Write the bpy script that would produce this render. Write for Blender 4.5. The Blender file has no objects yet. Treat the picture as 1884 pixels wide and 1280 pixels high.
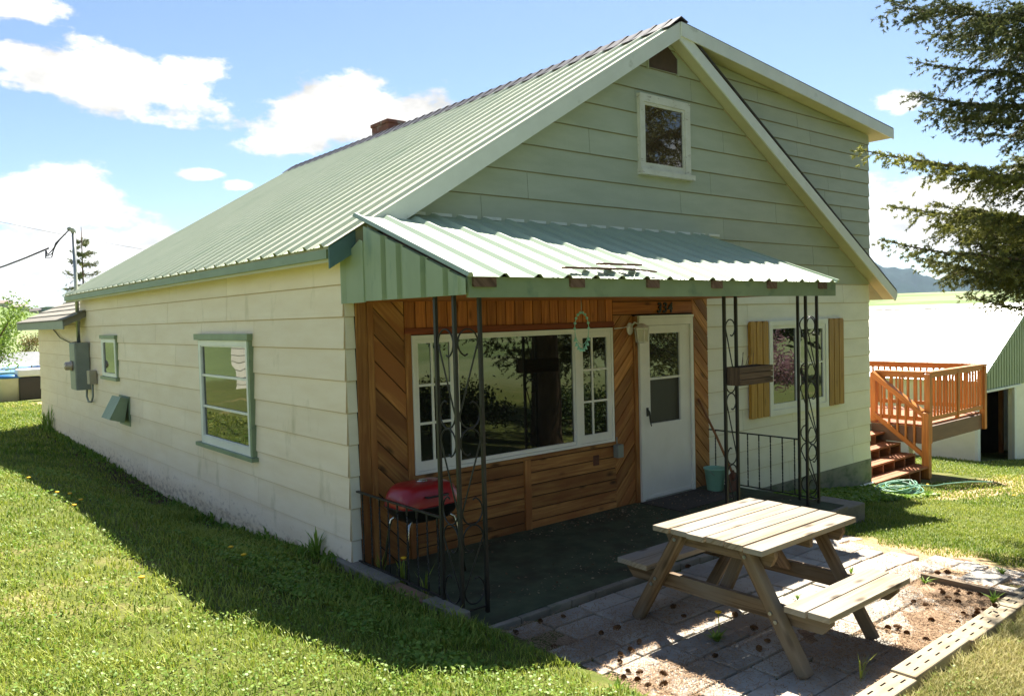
import bpy, bmesh, math, random
import numpy as np
from mathutils import Vector, Matrix
random.seed(7); np.random.seed(7)
sc = bpy.context.scene
COL = sc.collection
rnd = random.uniform
R = math.radians

# ------------------------------------------------------------------ camera
CAM = Vector((-3.226, -6.153, 2.157))
yaw, pitch, roll = R(39.503), R(-2.152), R(-1.506)
_f = Vector((math.sin(yaw)*math.cos(pitch), math.cos(yaw)*math.cos(pitch), math.sin(pitch)))
_r = Vector((math.cos(yaw), -math.sin(yaw), 0)); _u = _r.cross(_f)
_r2 = _r*math.cos(roll)+_u*math.sin(roll); _u2 = -_r*math.sin(roll)+_u*math.cos(roll)
cam = bpy.data.cameras.new('camera'); camo = bpy.data.objects.new('camera', cam); COL.objects.link(camo)
M4 = Matrix((( _r2.x, _u2.x, -_f.x, CAM.x), (_r2.y, _u2.y, -_f.y, CAM.y), (_r2.z, _u2.z, -_f.z, CAM.z), (0, 0, 0, 1)))
camo.matrix_world = M4
cam.sensor_width = 36; cam.lens = 27.955; cam.clip_start = .05; cam.clip_end = 9000
sc.camera = camo
sc.render.resolution_x, sc.render.resolution_y = 1024, 695

# ------------------------------------------------------------------ light
SUN = Vector((.52, .362, 1)).normalized()          # towards the sun
EL = math.asin(SUN.z); AZ = math.atan2(SUN.x, SUN.y)
sl = bpy.data.lights.new('sun', 'SUN'); sl.energy = 5.0; sl.angle = R(.53); sl.color = (1, .945, .84)
so = bpy.data.objects.new('sun', sl); COL.objects.link(so)
so.rotation_euler = (-SUN).to_track_quat('-Z', 'Y').to_euler(); so.location = (10, 6, 30)
sc.view_settings.view_transform = 'Standard'; sc.view_settings.look = 'None'
sc.view_settings.exposure = 1.82; sc.view_settings.gamma = 1

w = bpy.data.worlds.new('World'); sc.world = w; w.use_nodes = True
nt = w.node_tree; N = nt.nodes; L = nt.links; N.clear()
out = N.new('ShaderNodeOutputWorld')
sky = N.new('ShaderNodeTexSky'); sky.sky_type = 'NISHITA'; sky.sun_disc = False
sky.sun_elevation = EL; sky.sun_rotation = AZ; sky.air_density = 1.0; sky.dust_density = .6; sky.ozone_density = 2.2; sky.altitude = 1000
bg = N.new('ShaderNodeBackground'); bg.inputs[1].default_value = .050
tn = N.new('ShaderNodeMix'); tn.data_type = 'RGBA'; tn.blend_type = 'MULTIPLY'; tn.inputs[0].default_value = 1; tn.inputs[7].default_value = (1.0, 1.0, .97, 1); L.new(sky.outputs[0], tn.inputs[6]); L.new(tn.outputs[2], bg.inputs[0])
def M(op, a=None, b=None, c=None):
    n = N.new('ShaderNodeMath'); n.operation = op
    for i, v in enumerate((a, b, c)):
        if v is None: continue
        if isinstance(v, (int, float)): n.inputs[i].default_value = v
        else: L.new(v, n.inputs[i])
    return n.outputs[0]
tc = N.new('ShaderNodeTexCoord'); sep = N.new('ShaderNodeSeparateXYZ'); L.new(tc.outputs['Generated'], sep.inputs[0])
az = M('MULTIPLY', M('ARCTAN2', sep.outputs[0], sep.outputs[1]), 57.2958)
el = M('MULTIPLY', M('ARCSINE', sep.outputs[2]), 57.2958)
# fair-weather clouds, out-of-view ones added as white fill light: (azimuth, elevation, half width, half height) in degrees
CL = [(14.3, 15.2, 9.2, 2.1), (18.5, 16.4, 3, 1.3), (9.5, 16.0, 3.4, 1.2), (29, 14.0, 8.2, 2.9), (25, 12.4, 4, 1.4), (33, 14.6, 4, 1.6), (7.6, 8.0, 9.4, 2.7), (18.4, 10.0, 1.9, .55), (20.8, 9.3, 1.5, .5), (8, 4.4, 13, 2.7), (15, 4.6, 7, 1.3), (8.4, 19.3, 3, 1.2), (24, 3.0, 12, 1.8), (65.6, 13.0, 1.9, .9),
      (67.5, 5.6, 9, 3.2), (62, 4.0, 6, 2.2), (-60, 20, 16, 7), (95, 16, 9, 3), (120, 9, 14, 4), (160, 12, 12, 4), (200, 18, 14, 5), (-100, 18, 16, 6), (240, 9, 16, 4), (50, 2.5, 20, 1.6)]
fld = None
for a0, e0, wa, we in CL:
    da = M('MULTIPLY', M('SUBTRACT', az, a0 if a0 <= 180 else a0-360), 1/wa); de = M('MULTIPLY', M('SUBTRACT', el, e0), 1/we)
    d = M('SUBTRACT', 1.0, M('SQRT', M('ADD', M('MULTIPLY', da, da), M('MULTIPLY', de, de))))
    fld = d if fld is None else M('MAXIMUM', fld, d)
mp = N.new('ShaderNodeMapping'); L.new(tc.outputs['Generated'], mp.inputs[0]); mp.inputs['Scale'].default_value = (1, 1, 1.9)
nz = N.new('ShaderNodeTexNoise'); nz.inputs['Scale'].default_value = 11; nz.inputs['Detail'].default_value = 9; nz.inputs['Roughness'].default_value = .62
L.new(mp.outputs[0], nz.inputs['Vector'])
s = M('ADD', fld, M('MULTIPLY', M('SUBTRACT', nz.outputs['Fac'], .5), 2.9))
ramp = N.new('ShaderNodeMapRange'); ramp.inputs['From Min'].default_value = .06; ramp.inputs['From Max'].default_value = .46; ramp.interpolation_type = 'SMOOTHSTEP'
L.new(M('MULTIPLY', s, M('MINIMUM', M('MULTIPLY', el, .5), 1.0)), ramp.inputs['Value'])
bgc = N.new('ShaderNodeBackground'); bgc.inputs[0].default_value = (1, .975, .92, 1); bgc.inputs[1].default_value = .4
nz2 = N.new('ShaderNodeTexNoise'); nz2.inputs['Scale'].default_value = 16; nz2.inputs['Detail'].default_value = 6; L.new(mp.outputs[0], nz2.inputs['Vector'])
mr2 = N.new('ShaderNodeMapRange'); mr2.inputs['From Min'].default_value = .35; mr2.inputs['From Max'].default_value = .6; mr2.inputs['To Min'].default_value = .23; mr2.inputs['To Max'].default_value = .38; L.new(M('ADD', nz2.outputs['Fac'], M('MULTIPLY', s, .10)), mr2.inputs['Value']); L.new(mr2.outputs[0], bgc.inputs[1])
mx = N.new('ShaderNodeMixShader'); L.new(ramp.outputs[0], mx.inputs[0]); L.new(bg.outputs[0], mx.inputs[1]); L.new(bgc.outputs[0], mx.inputs[2])
L.new(mx.outputs[0], out.inputs[0])

# ------------------------------------------------------------------ helpers
def lin(h):
    h = h.lstrip('#'); v = [int(h[i:i+2], 16)/255 for i in (0, 2, 4)]
    return tuple(c/12.92 if c <= .04045 else ((c+.055)/1.055)**2.4 for c in v)

def new_mat(name):
    m = bpy.data.materials.new(name); m.use_nodes = True
    return m, m.node_tree.nodes, m.node_tree.links, m.node_tree.nodes['Principled BSDF']

def pm(name, c1, c2=None, scale=(4, 4, 4), rough=.7, bump=0., bscale=60, spec=.5, metal=0., c3=None, s3=(1, 1, 1), t3=(.55, .7), coord='Object', tint=True, detail=5, noise_rough=.6, rvar=0.):
    """surface with a two-colour noise, optional third colour in patches, per-board tint and bump"""
    m, n, l, p = new_mat(name)
    tc = n.new('ShaderNodeTexCoord')
    def noise(sc3, det=detail):
        mp = n.new('ShaderNodeMapping'); mp.inputs['Scale'].default_value = sc3
        l.new(tc.outputs[coord], mp.inputs[0])
        z = n.new('ShaderNodeTexNoise'); z.inputs['Scale'].default_value = 1; z.inputs['Detail'].default_value = det; z.inputs['Roughness'].default_value = noise_rough
        l.new(mp.outputs[0], z.inputs['Vector']); return z.outputs['Fac']
    c2 = c2 or tuple(c*.85 for c in c1)
    n1 = noise(scale)
    mr = n.new('ShaderNodeMapRange'); mr.inputs['From Min'].default_value = .32; mr.inputs['From Max'].default_value = .68; l.new(n1, mr.inputs['Value'])
    mix = n.new('ShaderNodeMix'); mix.data_type = 'RGBA'; mix.inputs[6].default_value = (*c1, 1); mix.inputs[7].default_value = (*c2, 1)
    l.new(mr.outputs[0], mix.inputs[0]); colr = mix.outputs[2]
    if c3:
        mr3 = n.new('ShaderNodeMapRange'); mr3.inputs['From Min'].default_value = t3[0]; mr3.inputs['From Max'].default_value = t3[1]; l.new(noise(s3, 7), mr3.inputs['Value'])
        m3 = n.new('ShaderNodeMix'); m3.data_type = 'RGBA'; l.new(mr3.outputs[0], m3.inputs[0]); l.new(colr, m3.inputs[6]); m3.inputs[7].default_value = (*c3, 1); colr = m3.outputs[2]
    if tint:
        at = n.new('ShaderNodeAttribute'); at.attribute_name = 'tint'
        mt = n.new('ShaderNodeMix'); mt.data_type = 'RGBA'; mt.blend_type = 'MULTIPLY'; mt.inputs[0].default_value = 1
        l.new(colr, mt.inputs[6]); l.new(at.outputs['Color'], mt.inputs[7]); colr = mt.outputs[2]
    l.new(colr, p.inputs['Base Color'])
    p.inputs['Roughness'].default_value = rough; p.inputs['Metallic'].default_value = metal; p.inputs['Specular IOR Level'].default_value = spec
    if rvar:
        mr4 = n.new('ShaderNodeMapRange'); mr4.inputs['To Min'].default_value = max(0, rough-rvar); mr4.inputs['To Max'].default_value = rough+rvar; l.new(n1, mr4.inputs['Value']); l.new(mr4.outputs[0], p.inputs['Roughness'])
    if bump:
        b = n.new('ShaderNodeBump'); b.inputs['Strength'].default_value = bump; b.inputs['Distance'].default_value = .01
        bs = bscale if isinstance(bscale, tuple) else (bscale,)*3
        l.new(noise(bs, 4), b.inputs['Height']); l.new(b.outputs[0], p.inputs['Normal'])
    return m

def wood(name, light, dark, rough=.65, knots=.5, gscale=(2.2, 38, 1), bump=.25, spec=.3, grey=None):
    m, n, l, p = new_mat(name)
    uv = n.new('ShaderNodeUVMap'); uv.uv_map = 'UVMap'
    def mapped(s):
        mp = n.new('ShaderNodeMapping'); mp.inputs['Scale'].default_value = s; l.new(uv.outputs[0], mp.inputs[0]); return mp.outputs[0]
    z = n.new('ShaderNodeTexNoise'); z.inputs['Scale'].default_value = 1; z.inputs['Detail'].default_value = 6; z.inputs['Distortion'].default_value = .6; l.new(mapped(gscale), z.inputs['Vector'])
    mr = n.new('ShaderNodeMapRange'); mr.inputs['From Min'].default_value = .3; mr.inputs['From Max'].default_value = .7; l.new(z.outputs['Fac'], mr.inputs['Value'])
    mix = n.new('ShaderNodeMix'); mix.data_type = 'RGBA'; mix.inputs[6].default_value = (*light, 1); mix.inputs[7].default_value = (*dark, 1); l.new(mr.outputs[0], mix.inputs[0]); c = mix.outputs[2]
    if grey:
        z2 = n.new('ShaderNodeTexNoise'); z2.inputs['Scale'].default_value = 1; z2.inputs['Detail'].default_value = 5; l.new(mapped((1.3, 5, 1)), z2.inputs['Vector'])
        m2 = n.new('ShaderNodeMapRange'); m2.inputs['From Min'].default_value = .42; m2.inputs['From Max'].default_value = .62; l.new(z2.outputs['Fac'], m2.inputs['Value'])
        x2 = n.new('ShaderNodeMix'); x2.data_type = 'RGBA'; l.new(m2.outputs[0], x2.inputs[0]); l.new(c, x2.inputs[6]); x2.inputs[7].default_value = (*grey, 1); c = x2.outputs[2]
    if knots:
        v = n.new('ShaderNodeTexVoronoi'); v.inputs['Scale'].default_value = 1; l.new(mapped((2.5, 7.2, 1)), v.inputs['Vector'])
        k = n.new('ShaderNodeMapRange'); k.inputs['From Min'].default_value = .07; k.inputs['From Max'].default_value = .2; k.inputs['To Min'].default_value = knots; k.inputs['To Max'].default_value = 0; l.new(v.outputs['Distance'], k.inputs['Value'])
        x3 = n.new('ShaderNodeMix'); x3.data_type = 'RGBA'; l.new(k.outputs[0], x3.inputs[0]); l.new(c, x3.inputs[6]); x3.inputs[7].default_value = (*[q*.22 for q in dark], 1); c = x3.outputs[2]
    at = n.new('ShaderNodeAttribute'); at.attribute_name = 'tint'
    mt = n.new('ShaderNodeMix'); mt.data_type = 'RGBA'; mt.blend_type = 'MULTIPLY'; mt.inputs[0].default_value = 1; l.new(c, mt.inputs[6]); l.new(at.outputs['Color'], mt.inputs[7])
    l.new(mt.outputs[2], p.inputs['Base Color']); p.inputs['Roughness'].default_value = rough; p.inputs['Specular IOR Level'].default_value = spec
    b = n.new('ShaderNodeBump'); b.inputs['Strength'].default_value = bump; b.inputs['Distance'].default_value = .004; l.new(z.outputs['Fac'], b.inputs['Height']); l.new(b.outputs[0], p.inputs['Normal'])
    return m

def glass(name, inner=(.02, .02, .018), ior=2.1, wav=.06):
    """window pane: mirror-like front over a dark room"""
    m, n, l, p = new_mat(name)
    p.inputs['Base Color'].default_value = (*inner, 1); p.inputs['Roughness'].default_value = .9; p.inputs['Specular IOR Level'].default_value = 0
    g = n.new('ShaderNodeBsdfGlossy'); g.inputs['Roughness'].default_value = .012; g.inputs['Color'].default_value = (.96, .98, .96, 1)
    fr = n.new('ShaderNodeFresnel'); fr.inputs['IOR'].default_value = ior
    tc = n.new('ShaderNodeTexCoord'); z = n.new('ShaderNodeTexNoise'); z.inputs['Scale'].default_value = 1.6; z.inputs['Detail'].default_value = 1; l.new(tc.outputs['Object'], z.inputs['Vector'])
    b = n.new('ShaderNodeBump'); b.inputs['Strength'].default_value = wav; b.inputs['Distance'].default_value = .05; l.new(z.outputs['Fac'], b.inputs['Height']); l.new(b.outputs[0], g.inputs['Normal'])
    mx = n.new('ShaderNodeMixShader'); l.new(fr.outputs[0], mx.inputs[0]); l.new(p.outputs[0], mx.inputs[1]); l.new(g.outputs[0], mx.inputs[2])
    l.new(mx.outputs[0], n['Material Output'].inputs[0])
    return m

def leafmat(name, c1, c2, trans=.35, rough=.6, spec=.3):
    m, n, l, p = new_mat(name)
    at = n.new('ShaderNodeAttribute'); at.attribute_name = 'tint'
    sp = n.new('ShaderNodeSeparateColor'); l.new(at.outputs['Color'], sp.inputs[0])
    mix = n.new('ShaderNodeMix'); mix.data_type = 'RGBA'; mix.inputs[6].default_value = (*c1, 1); mix.inputs[7].default_value = (*c2, 1); l.new(sp.outputs[0], mix.inputs[0])
    l.new(mix.outputs[2], p.inputs['Base Color']); p.inputs['Roughness'].default_value = rough; p.inputs['Specular IOR Level'].default_value = spec
    t = n.new('ShaderNodeBsdfTranslucent'); l.new(mix.outputs[2], t.inputs[0])
    mx = n.new('ShaderNodeMixShader'); mx.inputs[0].default_value = trans; l.new(p.outputs[0], mx.inputs[1]); l.new(t.outputs[0], mx.inputs[2]); l.new(mx.outputs[0], n['Material Output'].inputs[0])
    return m

class MB:
    def __init__(s): s.v = []; s.f = []; s.uv = []; s.t = []; s.sm = []
    def face(s, pts, uv=None, t=1., smooth=False):
        k = len(s.v); s.v += [tuple(p) for p in pts]; s.f.append(list(range(k, k+len(pts))))
        s.uv.append(uv or [(p[0]+p[1], p[2]) for p in pts]); s.t.append(t); s.sm.append(smooth)
    def hexa(s, c, t=None, grain=None):
        """c: 8 corners (bottom 4 ccw, top 4 ccw)"""
        c = [Vector(p) for p in c]; t = t if t is not None else 1.
        e = [(c[1]-c[0]), (c[3]-c[0]), (c[4]-c[0])]
        g = grain if grain is not None else max(range(3), key=lambda i: e[i].length)
        gd = e[g].normalized(); o = [x.normalized() for i, x in enumerate(e) if i != g]; ou, ov = rnd(0, 40), rnd(0, 40)
        k = len(s.v); s.v += [tuple(p) for p in c]
        for f in ((3, 2, 1, 0), (4, 5, 6, 7), (0, 1, 5, 4), (1, 2, 6, 5), (2, 3, 7, 6), (3, 0, 4, 7)):
            s.f.append([k+i for i in f]); s.uv.append([(c[i].dot(gd)+ou, c[i].dot(o[0])+c[i].dot(o[1])+ov) for i in f]); s.t.append(t); s.sm.append(False)
    def box(s, x0, x1, y0, y1, z0, z1, t=None):
        s.hexa([(x0, y0, z0), (x1, y0, z0), (x1, y1, z0), (x0, y1, z0), (x0, y0, z1), (x1, y0, z1), (x1, y1, z1), (x0, y1, z1)], t)
    def beam(s, a, b, w, h, up=(0, 0, 1), t=None, roll=0):
        """bar from a to b with width w (sideways) and height h"""
        a, b = Vector(a), Vector(b); d = (b-a).normalized(); up = Vector(up)
        if abs(d.dot(up)) > .98: up = Vector((0, 1, 0))
        sd = d.cross(up).normalized(); u = sd.cross(d).normalized()
        if roll: q = Matrix.Rotation(roll, 3, d); sd = q @ sd; u = q @ u
        p = [(-w/2, -h/2), (w/2, -h/2), (w/2, h/2), (-w/2, h/2)]
        s.hexa([a+sd*i+u*j for i, j in p]+[b+sd*i+u*j for i, j in p], t)
    def prism(s, poly, n0, n1, fr, t=None, grain=None, cap=True):
        """2-D polygon extruded along the frame's normal; fr = (O,U,V,N)"""
        O, U, V, Nn = [Vector(q) for q in fr]; t = t if t is not None else 1.; ou, ov = rnd(0, 40), rnd(0, 40)
        gx, gy = grain or (1, 0)
        def P(q, n): return O+U*q[0]+V*q[1]+Nn*n
        def W(q, n=0): return (q[0]*gx+q[1]*gy+ou, -q[0]*gy+q[1]*gx+ov+n)
        A = [P(q, n0) for q in poly]; B = [P(q, n1) for q in poly]
        flip = U.cross(V).dot(Nn) < 0
        def add(pts, uv):
            if flip: pts, uv = pts[::-1], uv[::-1]
            s.face(pts, uv, t)
        area = sum(poly[i][0]*poly[(i+1) % len(poly)][1]-poly[(i+1) % len(poly)][0]*poly[i][1] for i in range(len(poly)))
        if area < 0: A.reverse(); B.reverse(); poly = poly[::-1]
        if cap: add(B, [W(q, n1) for q in poly]); add(A[::-1], [W(q, n0) for q in poly[::-1]])
        for i in range(len(poly)):
            j = (i+1) % len(poly); add([A[i], A[j], B[j], B[i]], [W(poly[i], n0), W(poly[j], n0), W(poly[j], n1), W(poly[i], n1)])
    def tube(s, pts, r, n=8, t=1., cap=True, smooth=True):
        pts = [Vector(p) for p in pts]; rr = r if isinstance(r, (list, tuple)) else [r]*len(pts)
        k = len(s.v); prev = None
        for i, p in enumerate(pts):
            d = (pts[min(i+1, len(pts)-1)]-pts[max(i-1, 0)]).normalized()
            if prev is None: a = d.orthogonal().normalized()
            else:
                a = prev-d*prev.dot(d); a = a.normalized() if a.length > 1e-6 else d.orthogonal().normalized()
            prev = a; b = d.cross(a)
            for j in range(n):
                th = 2*math.pi*(j+.5)/n; s.v.append(tuple(p+(a*math.cos(th)+b*math.sin(th))*rr[i]))
        for i in range(len(pts)-1):
            for j in range(n):
                q = [k+i*n+j, k+i*n+(j+1) % n, k+(i+1)*n+(j+1) % n, k+(i+1)*n+j]
                s.f.append(q); s.uv.append([(i, j/n), (i, (j+1)/n), (i+1, (j+1)/n), (i+1, j/n)]); s.t.append(t); s.sm.append(smooth)
        if cap:
            for q in ([k+j for j in range(n)][::-1], [k+(len(pts)-1)*n+j for j in range(n)]):
                s.f.append(q); s.uv.append([(0, 0)]*n); s.t.append(t); s.sm.append(False)
    def lathe(s, prof, c=(0, 0, 0), n=24, t=1., sx=1, sy=1, pw=2., smooth=True):
        """profile (r,z) turned about z; pw>2 gives a squarish (superellipse) plan"""
        k = len(s.v)
        for r, z in prof:
            for j in range(n):
                th = 2*math.pi*j/n; ct, st = math.cos(th), math.sin(th)
                q = (abs(ct)**pw+abs(st)**pw)**(-1/pw)
                s.v.append((c[0]+r*ct*q*sx, c[1]+r*st*q*sy, c[2]+z))
        for i in range(len(prof)-1):
            for j in range(n):
                s.f.append([k+i*n+j, k+i*n+(j+1) % n, k+(i+1)*n+(j+1) % n, k+(i+1)*n+j]); s.uv.append([(j/n, i), ((j+1)/n, i), ((j+1)/n, i+1), (j/n, i+1)]); s.t.append(t); s.sm.append(smooth)
        for i, rev in ((0, True), (len(prof)-1, False)):
            if prof[i][0] > 1e-4:
                q = [k+i*n+j for j in range(n)]; s.f.append(q[::-1] if rev else q); s.uv.append([(0, 0)]*n); s.t.append(t); s.sm.append(False)
    def build(s, name, mat, parent=None, bevel=0, label=None, off=(0, 0, 0), merge=False):
        me = bpy.data.meshes.new(name)
        v = s.v if off == (0, 0, 0) else [(a-off[0], b-off[1], c-off[2]) for a, b, c in s.v]
        me.from_pydata(v, [], s.f)
        uvl = me.uv_layers.new(name='UVMap'); uvl.data.foreach_set('uv', np.array([c for f in s.uv for q in f for c in q], dtype=np.float32))
        ca = me.color_attributes.new('tint', 'FLOAT_COLOR', 'CORNER')
        arr = []
        for f, t in zip(s.f, s.t):
            tt = (t, t, t, 1.) if not isinstance(t, tuple) else (*t, 1.)
            arr += list(tt)*len(f)
        ca.data.foreach_set('color', np.array(arr, dtype=np.float32))
        me.polygons.foreach_set('use_smooth', s.sm)
        if mat: me.materials.append(mat)
        me.update()
        o = bpy.data.objects.new(name, me); COL.objects.link(o)
        if parent: o.parent = parent
        if bevel:
            b = o.modifiers.new('edge', 'BEVEL'); b.width = bevel; b.segments = 2; b.limit_method = 'ANGLE'; b.angle_limit = R(50)
        if label: o['label'] = label
        return o

def tag(o, label, cat, group=None, kind=None):
    o['label'] = label; o['category'] = cat
    if group: o['group'] = group
    if kind: o['kind'] = kind
    return o
def thing(name, label, cat, loc=(0, 0, 0), group=None):
    o = bpy.data.objects.new(name, None); COL.objects.link(o); o.location = loc; o.empty_display_size = .1
    return tag(o, label, cat, group)
def struct(o): o['kind'] = 'structure'; return o
def raw(name, verts, faces_n, mat, parent=None, tint=None, smooth=False):
    """fast mesh: verts (n,3), faces_n: (m,k) int array, tint per vertex"""
    verts = np.asarray(verts, np.float32); F = np.asarray(faces_n, np.int32); k = F.shape[1]
    me = bpy.data.meshes.new(name); me.vertices.add(len(verts)); me.vertices.foreach_set('co', verts.ravel())
    me.loops.add(F.size); me.loops.foreach_set('vertex_index', F.ravel())
    me.polygons.add(len(F)); me.polygons.foreach_set('loop_start', np.arange(0, F.size, k, dtype=np.int32)); me.polygons.foreach_set('loop_total', np.full(len(F), k, np.int32))
    if tint is not None:
        ca = me.color_attributes.new('tint', 'FLOAT_COLOR', 'POINT'); t = np.ones((len(verts), 4), np.float32); t[:, :3] = np.asarray(tint).reshape(-1, 1) if np.ndim(tint) == 1 else tint
        ca.data.foreach_set('color', t.ravel())
    if smooth: me.polygons.foreach_set('use_smooth', np.ones(len(F), bool))
    me.update(calc_edges=True); me.materials.append(mat)
    o = bpy.data.objects.new(name, me); COL.objects.link(o)
    if parent: o.parent = parent
    return o

def clip(poly, conv):
    """Sutherland-Hodgman; conv counter-clockwise"""
    o = list(poly)
    for i in range(len(conv)):
        a, b = conv[i], conv[(i+1) % len(conv)]; inp = o; o = []
        if not inp: return []
        def sd(p): return (b[0]-a[0])*(p[1]-a[1])-(b[1]-a[1])*(p[0]-a[0])
        for j in range(len(inp)):
            p, q = inp[j-1], inp[j]; sp, sq = sd(p), sd(q)
            if sq >= 0:
                if sp < 0: k = sp/(sp-sq); o.append((p[0]+(q[0]-p[0])*k, p[1]+(q[1]-p[1])*k))
                o.append(q)
            elif sp >= 0: k = sp/(sp-sq); o.append((p[0]+(q[0]-p[0])*k, p[1]+(q[1]-p[1])*k))
    return o if len(o) > 2 else []
FRONT = ((0, 0, 0), (1, 0, 0), (0, 0, 1), (0, -1, 0))
SIDE = ((0, 0, 0), (0, 1, 0), (0, 0, 1), (-1, 0, 0))
def rect(a, b, c, d): return [(a, c), (b, c), (b, d), (a, d)]

def clapboards(mb, region, v0, course, fr, joints=None, n=0, gap=.004, tv=.04, thick=.015, seed=0):
    """overlapping lap siding: each board a wedge, proud at its lower edge; region convex ccw; v0 = a lower edge level"""
    rr = random.Random(seed); O, U, V, Nn = [Vector(q) for q in fr]
    vmin, vmax = min(p[1] for p in region), max(p[1] for p in region); umin, umax = min(p[0] for p in region), max(p[0] for p in region)
    k = math.floor((vmin-v0)/course)
    while v0+k*course < vmax:
        vb, vt = v0+k*course, v0+(k+1)*course; k += 1
        js = [j for j, z in (joints or []) if vb-.02 < z < vt+.02]
        if joints is None or not js:
            js = []; u = umin+rr.uniform(.3, 2.2)
            while u < umax: js.append(u); u += rr.choice((1.2, 1.8, 2.4, 3.0))
        js = [umin-1]+sorted(js)+[umax+1]
        for a, b in zip(js[:-1], js[1:]):
            pl = clip(rect(a+gap/2, b-gap/2, vb, vt-.0), region)
            if len(pl) < 3: continue
            t = 1+rr.uniform(-tv, tv); vc = vt-.011
            def P(q, base=False): return O+U*q[0]+V*q[1]+Nn*(n if base else n+.003+thick*(vt-q[1])/(vt-vb))
            fl = U.cross(V).dot(Nn) < 0
            F = [P(q) for q in pl]; B = [P(q, True) for q in pl]
            def add(x): mb.face(x[::-1] if fl else x, None, t)
            # grime line under each lap with lap shade tinted in; lower edge darkened likewise
            up = clip(pl, [(-99, vc), (99, vc), (99, vt+9), (-99, vt+9)]); lo = clip(pl, [(-99, vb-9), (99, vb-9), (99, vc), (-99, vc)])
            if lo: add([P(q) for q in lo])
            if up: mb_t = t; t = (t*.70, t*.62, t*.50); add([P(q) for q in up]); t = mb_t
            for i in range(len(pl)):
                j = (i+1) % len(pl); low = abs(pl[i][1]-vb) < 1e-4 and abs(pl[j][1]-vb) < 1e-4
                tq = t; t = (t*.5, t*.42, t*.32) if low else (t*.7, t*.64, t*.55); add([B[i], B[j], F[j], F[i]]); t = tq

def boards(mb, region, ang, width, fr, n0=.0, thick=.016, gap=.011, tv=.33, off=0., seed=1):
    """tongue-and-groove boards laid at an angle and clipped to a convex region"""
    rr = random.Random(seed); c, s_ = math.cos(ang), math.sin(ang)
    d = [(-p[0]*s_+p[1]*c) for p in region]; a = [(p[0]*c+p[1]*s_) for p in region]
    v = min(d)-off
    while v < max(d):
        q = [(x*c-y*s_, x*s_+y*c) for x, y in ((min(a)-1, v+gap/2), (max(a)+1, v+gap/2), (max(a)+1, v+width-gap/2), (min(a)-1, v+width-gap/2))]
        pl = clip(q, region)
        if len(pl) > 2: mb.prism(pl, n0, n0+thick+rr.uniform(-.001, .001), fr, 1+rr.uniform(-tv, tv), (c, s_))
        v += width

def ribbed(mb, u0, u1, v0, v1, fr, rib=.23, rh=.019, rw=.05, top=.02, start=0., th=.004, t=1., pen=.14):
    """ribbed metal sheet: ribs run along V and repeat along U"""
    O, U, V, Nn = [Vector(q) for q in fr]
    prof = [(u0, 0)]; u = u0+start
    while u < u1-rw:
        if u > u0+.001: prof += [(u, 0), (u+(rw-top)/2, rh), (u+(rw+top)/2, rh), (u+rw, 0)]
        # two low stiffening pencil ribs between the main ribs
        for fct in (.42, .66):
            uu = u+rw+(rib-rw)*fct
            if uu+.02 < u1: prof += [(uu, 0), (uu+.006, rh*pen), (uu+.014, rh*pen), (uu+.02, 0)]
        u += rib
    prof.append((u1, 0))
    fl = U.cross(V).dot(Nn) < 0
    def P(q, v, d): return O+U*q[0]+V*v+Nn*(q[1]+d)
    def add(x): mb.face(x[::-1] if fl else x, None, t)
    for a, b in zip(prof[:-1], prof[1:]):
        add([P(a, v0, th), P(b, v0, th), P(b, v1, th), P(a, v1, th)])
        add([P(a, v0, 0), P(a, v1, 0), P(b, v1, 0), P(b, v0, 0)])
        add([P(a, v0, 0), P(b, v0, 0), P(b, v0, th), P(a, v0, th)])
        add([P(a, v1, th), P(b, v1, th), P(b, v1, 0), P(a, v1, 0)])

# ------------------------------------------------------------------ materials
CREAM = pm('cream_paint', lin('#F4E3CB'), lin('#ECD8BC'), (1.2, 1.2, 6), .55, .12, (30, 30, 6), c3=lin('#BFAF88'), s3=(3, 3, 1.2), t3=(.6, .85))
CREAMB = pm('white_paint', lin('#ECE8D8'), lin('#E1DDCB'), (2, 2, 5), .5, .08, 40)
SAGE = pm('sage_paint', lin('#B3B8A5'), lin('#A6AC98'), (1.5, 1.5, 6), .6, .1, (30, 30, 8))
TRIMW = pm('trim_white', lin('#E4E6DF'), lin('#DADCD4'), (3, 3, 3), .5, .08, 50, c3=lin('#BDBFB2'), s3=(5, 5, 5), t3=(.62, .75))
WHITE = pm('window_white', lin('#E8E8E2'), lin('#DEDED6'), (3, 3, 3), .4)
PEEL = pm('peeling_white', lin('#DAD8CE'), lin('#CCC9BC'), (6, 6, 6), .6, .3, 70, c3=lin('#A39A8A'), s3=(11, 11, 30), t3=(.60, .70))
SOFFIT = pm('soffit_paint', lin('#C6C3A4'), lin('#BBB798'), (3, 3, 3), .7)
GREENT = pm('green_trim', lin('#8A9A7C'), lin('#7B8B6E'), (3, 3, 3), .5, .05, c3=lin('#5C7363'), s3=(4, 4, 4), t3=(.58, .75))
BLUEGREEN = pm('blue_green_board', lin('#5E7A7C'), lin('#54706F'), (4, 4, 4), .6, .1)
METAL = pm('green_metal', lin('#D1D4BD'), lin('#C7CCB3'), (.7, 2, 2), .36, .03, 8, spec=.6, c3=lin('#B4BFA5'), s3=(1.5, 6, 1.5), t3=(.55, .8), rvar=.08)
METALP = pm('porch_metal', lin('#A6B49C'), lin('#9CAB93'), (2, .7, 2), .33, .03, 8, spec=.6, rvar=.06)
METALD = pm('side_metal', lin('#94A282'), lin('#889677'), (3, 3, 1), .45, .04, 9, spec=.45, c3=lin('#6B826C'), s3=(5, 5, 1.5), t3=(.58, .75))
SHINGLE = pm('dark_shingle', lin('#4A4340'), lin('#3A3534'), (6, 6, 6), .9, .5, 50)
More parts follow.
